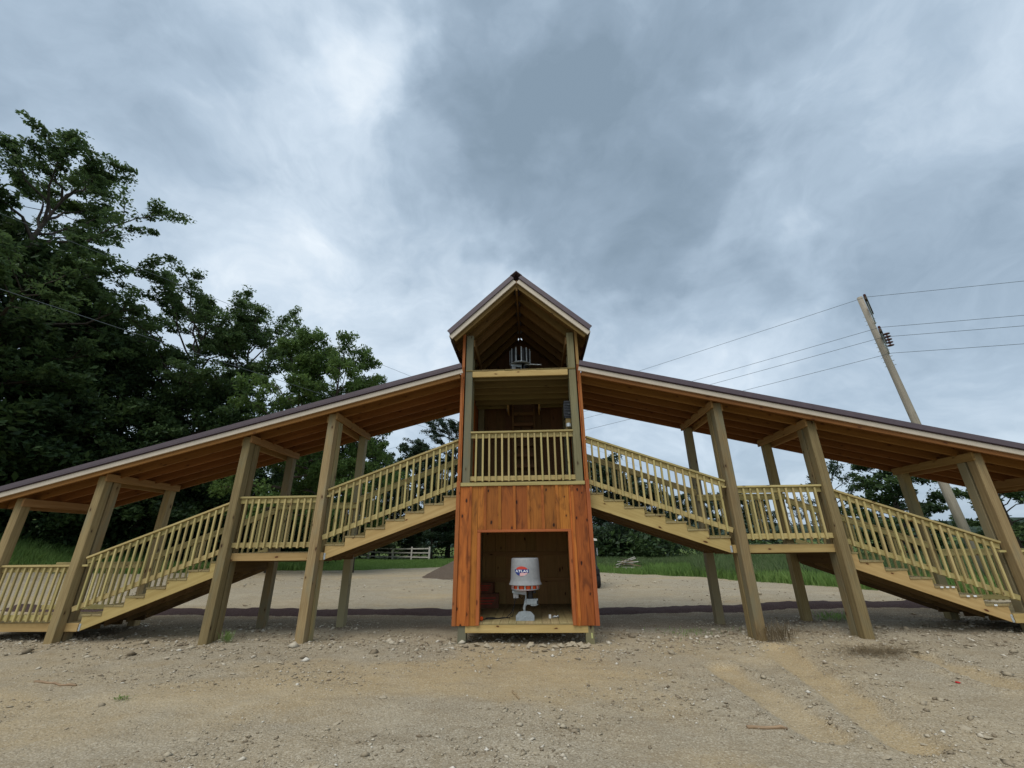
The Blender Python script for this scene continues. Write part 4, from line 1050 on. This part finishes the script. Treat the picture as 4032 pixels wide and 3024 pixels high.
def gen_tree(seed, H, Rc, cb, limbs, leafs, leaf, trunk_r, lean=(0, 0), sub=6, sig=.5, droop=.25, top=1.0, flat=.6, low=.4):
    rs = np.random.RandomState(seed); m = MB()
    N = 10; tp = []; off = np.zeros(2)
    for i in range(N):
        t = i / (N - 1); off = off + rs.normal(0, .012 * H / 10, 2)
        tp.append(np.array([lean[0] * t ** 1.3 + off[0], lean[1] * t ** 1.3 + off[1], H * .93 * t - .3 * (i == 0)]))
    tp = np.array(tp); m.tube([tuple(p) for p in tp], [trunk_r * (1 - i / (N - 1)) ** .75 + .025 + (.25 * trunk_r if i == 0 else 0) for i in range(N)], 9)
    cl = []
    def at(t):
        k = min(int(t * (N - 1)), N - 2); fr = t * (N - 1) - k; return tp[k] * (1 - fr) + tp[k + 1] * fr
    for k in range(limbs):
        tt = (k + .5) / limbs; t = cb + (1 - cb) * tt
        az = k * 2.399 + rs.uniform(-.5, .5)
        prof = low + (1 - low) * math.sin(math.pi * min(1, (tt * .8 + .14))) if tt < .6 else math.sqrt(max(0.03, 1 - ((tt - .5) / .56) ** 2)) * top
        L = Rc * prof * rs.uniform(.72, 1.18); el = .05 + 1.05 * tt ** 1.4 + rs.uniform(-.12, .12)
        b0 = at(min(t, .99)); hd = np.array([math.cos(az), math.sin(az), 0]); pts = []
        for i in range(6):
            s = i / 5; p = b0 + hd * (L * s * math.cos(el)) + np.array([0, 0, L * s * math.sin(el) + .12 * L * s * s - droop * .25 * L * s ** 2]) + rs.normal(0, .03 * L, 3) * (s > 0); pts.append(p)
        r0 = trunk_r * (.42 - .25 * tt)
        m.tube([tuple(p) for p in pts], [r0 * (1 - i / 5) ** .9 + .012 for i in range(6)], 5, False)
        cl.append(pts[-1]); cl.append(pts[-2])
        for j in range(sub):
            s = .28 + .72 * (j + .5) / sub; kk = min(int(s * 5), 4); fr = s * 5 - kk; p0 = pts[kk] * (1 - fr) + pts[kk + 1] * fr
            a2 = az + (1 if j % 2 else -1) * rs.uniform(.4, 1.25); e2 = el * .5 + rs.uniform(-.35, .55); l2 = L * .42 * (1.15 - .5 * s) * rs.uniform(.6, 1.25)
            d2 = np.array([math.cos(a2) * math.cos(e2), math.sin(a2) * math.cos(e2), math.sin(e2)])
            q = [p0, p0 + d2 * l2 * .5 + rs.normal(0, .05, 3), p0 + d2 * l2 + rs.normal(0, .1, 3)]
            m.tube([tuple(p) for p in q], [r0 * .35 * (1 - s * .5) + .008, r0 * .2 + .006, .006], 3, False)
            cl += [q[1] * .5 + q[2] * .5, q[2], q[1]] if l2 > 1 else [q[2], q[1]]
    cl = np.array(cl); cnt = rs.poisson(leafs * rs.uniform(.35, 1.4, len(cl)))
    C = np.repeat(cl, cnt, 0)
    sg = np.repeat(sig * rs.uniform(.6, 1.3, len(cl)), cnt)
    U_ = rs.normal(0, 1, C.shape); U_ /= np.linalg.norm(U_, axis=1)[:, None]; U_ *= rs.uniform(0, 1, (len(C), 1)) ** .45 * 1.55
    C = C + U_ * sg[:, None] * np.array([1, 1, flat])
    T_, B_ = leaves(rs, C, leaf, .5, droop)
    return mesh('trunk', m.v, m.f, True), quads('crown', C, T_, B_)

PROTO = {}
def tree(name, label, proto, x, y, h, rz, mat, group=None, wide=1.0):
    if proto not in PROTO: PROTO[proto] = gen_tree(*TREES[proto][0], **TREES[proto][1])
    tm_, cm_ = PROTO[proto]; H0 = TREES[proto][0][1]
    M = Matrix.Translation((x, y, gz(x, y) - .05)) @ Matrix.Rotation(rz, 4, 'Z') @ Matrix.Diagonal((h / H0 * wide, h / H0 * wide, h / H0, 1))
    T = link(name, None, None, None, M); tag(T, label, 'tree', group)
    link('trunk', tm_, 'bark', T, M)
    if mat not in [q.name for q in cm_.materials if q] and len(cm_.materials): cm2 = cm_.copy(); cm2.materials.clear(); cm_ = cm2
    link('crown', cm_, mat, T, M)
    return T
TREES = {
    'big':   ((101, 25, 8.0, .22, 38, 84, .125, .42, (1.5, .8)), dict(sub=8, sig=.40, low=.5, flat=.5)),
    'oak':   ((102, 20, 6.8, .20, 34, 92, .125, .34, (.8, 0)), dict(sub=7, sig=.40, low=.55, flat=.55)),
    'walnut': ((103, 14.5, 4.6, .22, 26, 78, .112, .22, (.3, .2)), dict(sub=6, sig=.34, droop=.9, low=.6, flat=.7)),
    'dense': ((104, 12, 4.6, .08, 28, 95, .13, .25, (0, 0)), dict(sub=6, sig=.48, low=.75, flat=.7)),
    'far':   ((105, 12, 4.6, .14, 22, 50, .19, .24, (.3, 0)), dict(sub=5, sig=.46, low=.6, flat=.65)),
    'far2':  ((106, 9, 3.6, .18, 20, 42, .18, .2, (-.4, 0)), dict(sub=5, sig=.38, low=.5, flat=.6)),
    'cedar': ((107, 11, 3.9, .05, 34, 62, .15, .25, (0, 0)), dict(sub=5, sig=.40, low=.95, top=.9, flat=.55)),
    'thin':  ((108, 8, 2.6, .3, 16, 14, .12, .1, (.2, 0)), dict(sub=5, sig=.30, low=.4, flat=.7)),
}
def pol(az, d): return CAM.x + d * math.sin(R(az)), CAM.y + d * math.cos(R(az))
WG = 'trees of the wood beyond the low deck'
def ptree(name, label, proto, az, d, h, rz, mat, group=None, wide=1.0):
    x, y = pol(az, d); return tree(name, label, proto, x, y, h, R(rz), mat, group, wide)
ptree('tall_tree', 'tallest tree of the wood with a leaning trunk and open ragged crown', 'big', -59.6, 37, 22.8, 20, 'leaf_mid')
ptree('tall_tree', 'tall dark tree behind the leaning tallest tree', 'big', -69.5, 40, 20, 140, 'leaf_dark')
ptree('tall_tree', 'broad round-topped tree standing right of the tallest tree', 'oak', -43.4, 38, 18.4, 50, 'leaf_mid', None, .95)
ptree('tall_tree', 'broad tree with twin tops between the round-topped tree and the walnuts', 'oak', -36.6, 38, 17.8, 200, 'leaf_mid', None, .95)
ptree('walnut_tree', 'light green feathery tree beside the broad twin-topped tree', 'walnut', -31.0, 30, 14.6, 10, 'leaf_light', None, .8)
ptree('walnut_tree', 'light green feathery tree standing alone nearest the tower', 'walnut', -26.4, 29, 14.4, 130, 'leaf_light', None, .75)
ptree('walnut_tree', 'low light green tree peeking over the stairway roof', 'walnut', -22.3, 30, 12.4, 250, 'leaf_light', None, .7)
for i, (az, d, h, rz, pr) in enumerate([(-62, 38, 16.5, 10, 'dense'), (-56, 38.5, 15.5, 100, 'dense'), (-51, 38.5, 13, 200, 'dense'), (-47.5, 39, 12, 300, 'dense'), (-41, 38, 11.5, 60, 'dense'), (-68, 38, 17, 80, 'dense'), (-53, 43, 15, 330, 'oak'),
                                   (-36, 38, 8.5, 150, 'dense'), (-30, 40, 8, 20, 'far')]):
    ptree('forest_tree', 'dark leafy tree crowded in the shaded wood beyond the low deck', pr, az, d, h, rz, 'leaf_dark', WG)
BG = 'trees behind the rail fence'
for i, (az, d, h, rz, pr) in enumerate([(-11, 58, 17.2, 0, 'oak'), (-15.5, 60, 14, 90, 'far'), (-20, 58, 12, 200, 'far'), (-24.5, 57, 11, 40, 'far'), (-7, 60, 13, 300, 'far'), (-28, 54, 12, 120, 'far'), (-13, 54, 8, 150, 'dense'), (-18, 55, 8, 10, 'dense'), (-3, 60, 11, 10, 'dense')]):
    ptree('background_tree', 'dark green tree behind the split rail fence', pr, az, d, h, rz, 'leaf_far', BG)
RG = 'trees across the grass field'
for i, (az, d, h, rz, pr) in enumerate([(3, 47, 9, 10, 'far'), (7.5, 45, 9.0, 70, 'far2'), (10.5, 43, 7.6, 20, 'dense'), (13, 45, 7.4, 200, 'far'), (15.5, 44, 6.2, 300, 'far2'), (17.5, 52, 6.0, 90, 'far2'), (20.5, 58, 6.4, 150, 'thin'), (22.5, 60, 6.6, 10, 'far'), (24.5, 56, 6.2, 130, 'far2'), (27, 62, 5.6, 220, 'far'), (30.5, 64, 6.0, 20, 'thin')]):
    ptree('field_tree', 'dark tree in the row across the grass field', pr, az, d, h, rz, 'leaf_far', RG)
ptree('spindly_tree', 'thin sparse tree left of the large dark tree by the pole', 'thin', 34.3, 44, 7.4, 40, 'leaf_far')
ptree('dark_tree', 'large dense dark tree standing behind the utility pole', 'cedar', 39.0, 40, 8.4, 0, 'leaf_dark', None, .95)
ptree('dark_tree', 'rounded tree right of the utility pole, thin and pale', 'far', 46.0, 42, 5.8, 40, 'leaf_mid')
ptree('dark_tree', 'low bushy tree under the end of the stairway roof', 'far2', 50.5, 40, 5.2, 100, 'leaf_mid')

# shrubs at the edge of the wood
rs = np.random.RandomState(31); Cs = []
for k in range(420):
    az = rs.uniform(-72, -26); d = rs.uniform(37, 41) + (2 if az > -35 else 0); x, y = pol(az, d); hgt_ = rs.uniform(.5, 5.0)
    Cs.append(np.array([x, y, gz(x, y) + hgt_]) + rs.normal(0, 1, (120, 3)) * np.array([.8, .8, .5]))
for k in range(170):
    az = rs.uniform(-30, 1); d = rs.uniform(56.5, 60); x, y = pol(az, d)
    Cs.append(np.array([x, y, gz(x, y) + rs.uniform(.4, 4.5)]) + rs.normal(0, 1, (70, 3)) * np.array([1.1, 1.1, .6]))
for k in range(110):
    az = rs.uniform(1, 17); d = rs.uniform(40, 46); x, y = pol(az, d)
    Cs.append(np.array([x, y, gz(x, y) + rs.uniform(.3, 2.2)]) + rs.normal(0, 1, (60, 3)) * np.array([.9, .9, .5]))
for k in range(110):
    az = rs.uniform(17, 58); d = rs.uniform(46, 60); x, y = pol(az, d)
    Cs.append(np.array([x, y, gz(x, y) + rs.uniform(.2, 1.6)]) + rs.normal(0, 1, (50, 3)) * np.array([1.0, 1.0, .45]))
C = np.concatenate(Cs); T_, B_ = leaves(rs, C, .20, .5, .2)
link('undergrowth', quads('undergrowth', C, T_, B_), 'leaf_dark', kind='stuff')

# grass
def blades(name, mat, N, sampler, h0, h1, wd, rs):
    X, Y, keep = sampler(N); X, Y = X[keep], Y[keep]; n_ = len(X); Z = ground_h(X, Y)
    h = rs.uniform(h0, h1, n_) * (1 + .5 * fbm(X * .4, Y * .4, 2)); a = rs.uniform(0, 6.28, n_); b = rs.normal(0, .22, (n_, 2)) * h[:, None]
    wx, wy = np.cos(a) * wd, np.sin(a) * wd
    p0 = np.stack([X - wx, Y - wy, Z - .02], -1); p1 = np.stack([X + wx, Y + wy, Z - .02], -1)
    p2 = np.stack([X + wx * .5 + b[:, 0] * .45, Y + wy * .5 + b[:, 1] * .45, Z + h * .62], -1); p3 = np.stack([X + b[:, 0], Y + b[:, 1], Z + h], -1)
    me = bpy.data.meshes.new(name); fill(me, np.stack([p0, p1, p2, p3], 1).reshape(-1, 3), np.arange(4 * n_).reshape(-1, 4))
    return link(name, me, mat, kind='stuff')
rs = np.random.RandomState(41)
def samp(a0, a1, d0, d1, thr=.5):
    def f(N):
        az = rs.uniform(R(a0), R(a1), N); d = np.sqrt(rs.uniform(d0 ** 2, d1 ** 2, N)); X = CAM.x + d * np.sin(az); Y = CAM.y + d * np.cos(az)
        return X, Y, (turf_mask(X, Y) > thr + rs.uniform(-.35, .3, N)) & (np.hypot(X - 5.8, (Y - 19.7) * .8) > 1.5)
    return f
blades('grass', 'grass_blade', 75000, samp(-62, -26, 24, 40), .22, .5, .018, rs)
blades('grass', 'grass_blade', 30000, samp(-30, 3, 29, 50), .12, .25, .022, rs)
blades('grass', 'grass_blade', 70000, samp(4, 60, 15, 30), .18, .45, .015, rs)
blades('tall_grass', 'tall_grass', 26000, samp(5, 19, 29, 46, .9), .25, .55, .016, rs)
blades('tall_grass', 'tall_grass', 50000, samp(19, 62, 21.5, 44, .9), .35, .75, .016, rs)
# weeds by the posts and the clump of dead straw
def clump(name, label, cat, mat, x, y, r, n_, h0, h1, wd, lay=0.0, seed=1):
    rs = np.random.RandomState(seed); X = x + rs.normal(0, r, n_); Y = y + rs.normal(0, r * .6, n_); Z = ground_h(X, Y)
    h = rs.uniform(h0, h1, n_); a = rs.uniform(0, 6.28, n_); dirx, diry = np.cos(a), np.sin(a); k = lay
    p0 = np.stack([X, Y, Z], -1); tip = np.stack([X + dirx * h * (k + .25), Y + diry * h * (k + .25), Z + h * (1 - .85 * k)], -1)
    midp = (p0 + tip) / 2 + np.stack([0 * X, 0 * X, h * .18], -1); wv_ = np.stack([-diry * wd, dirx * wd, 0 * X], -1)
    me = bpy.data.meshes.new(name); fill(me, np.stack([p0 - wv_, midp - wv_, tip, midp + wv_], 1).reshape(-1, 3), np.arange(4 * n_).reshape(-1, 4))
    o = tag(link(name, me, mat), label, cat)
    if name == 'straw_clump' or 'sparse' in label: o['kind'] = 'stuff'
clump('straw_clump', 'matted clump of dead brown straw on the gravel in front of a post', 'straw', 'dead_grass', 4.91, -.85, .26, 700, .08, .22, .003, .85, 1)
clump('weed', 'tuft of dry weeds leaning against the foot of the stairway post', 'weed', 'dead_grass', 4.02, -.05, .13, 220, .15, .38, .004, .2, 2)
clump('weed', 'green weed growing between the rear posts under the landing', 'weed', 'grass_blade', 5.95, 1.55, .18, 160, .08, .25, .006, .3, 3)
clump('weed', 'small green weed beside the post on the woods side', 'weed', 'grass_blade', -5.15, .15, .05, 60, .1, .25, .005, .2, 4)
clump('weed', 'flat green sprig on the gravel facing the woods', 'weed', 'grass_blade', *px_ground(480, 2747), .04, 26, .04, .09, .006, .7, 5)
clump('weed', 'sparse green weeds on the stones beside the tower', 'weed', 'grass_blade', 2.9, .75, .35, 130, .04, .12, .005, .4, 6)
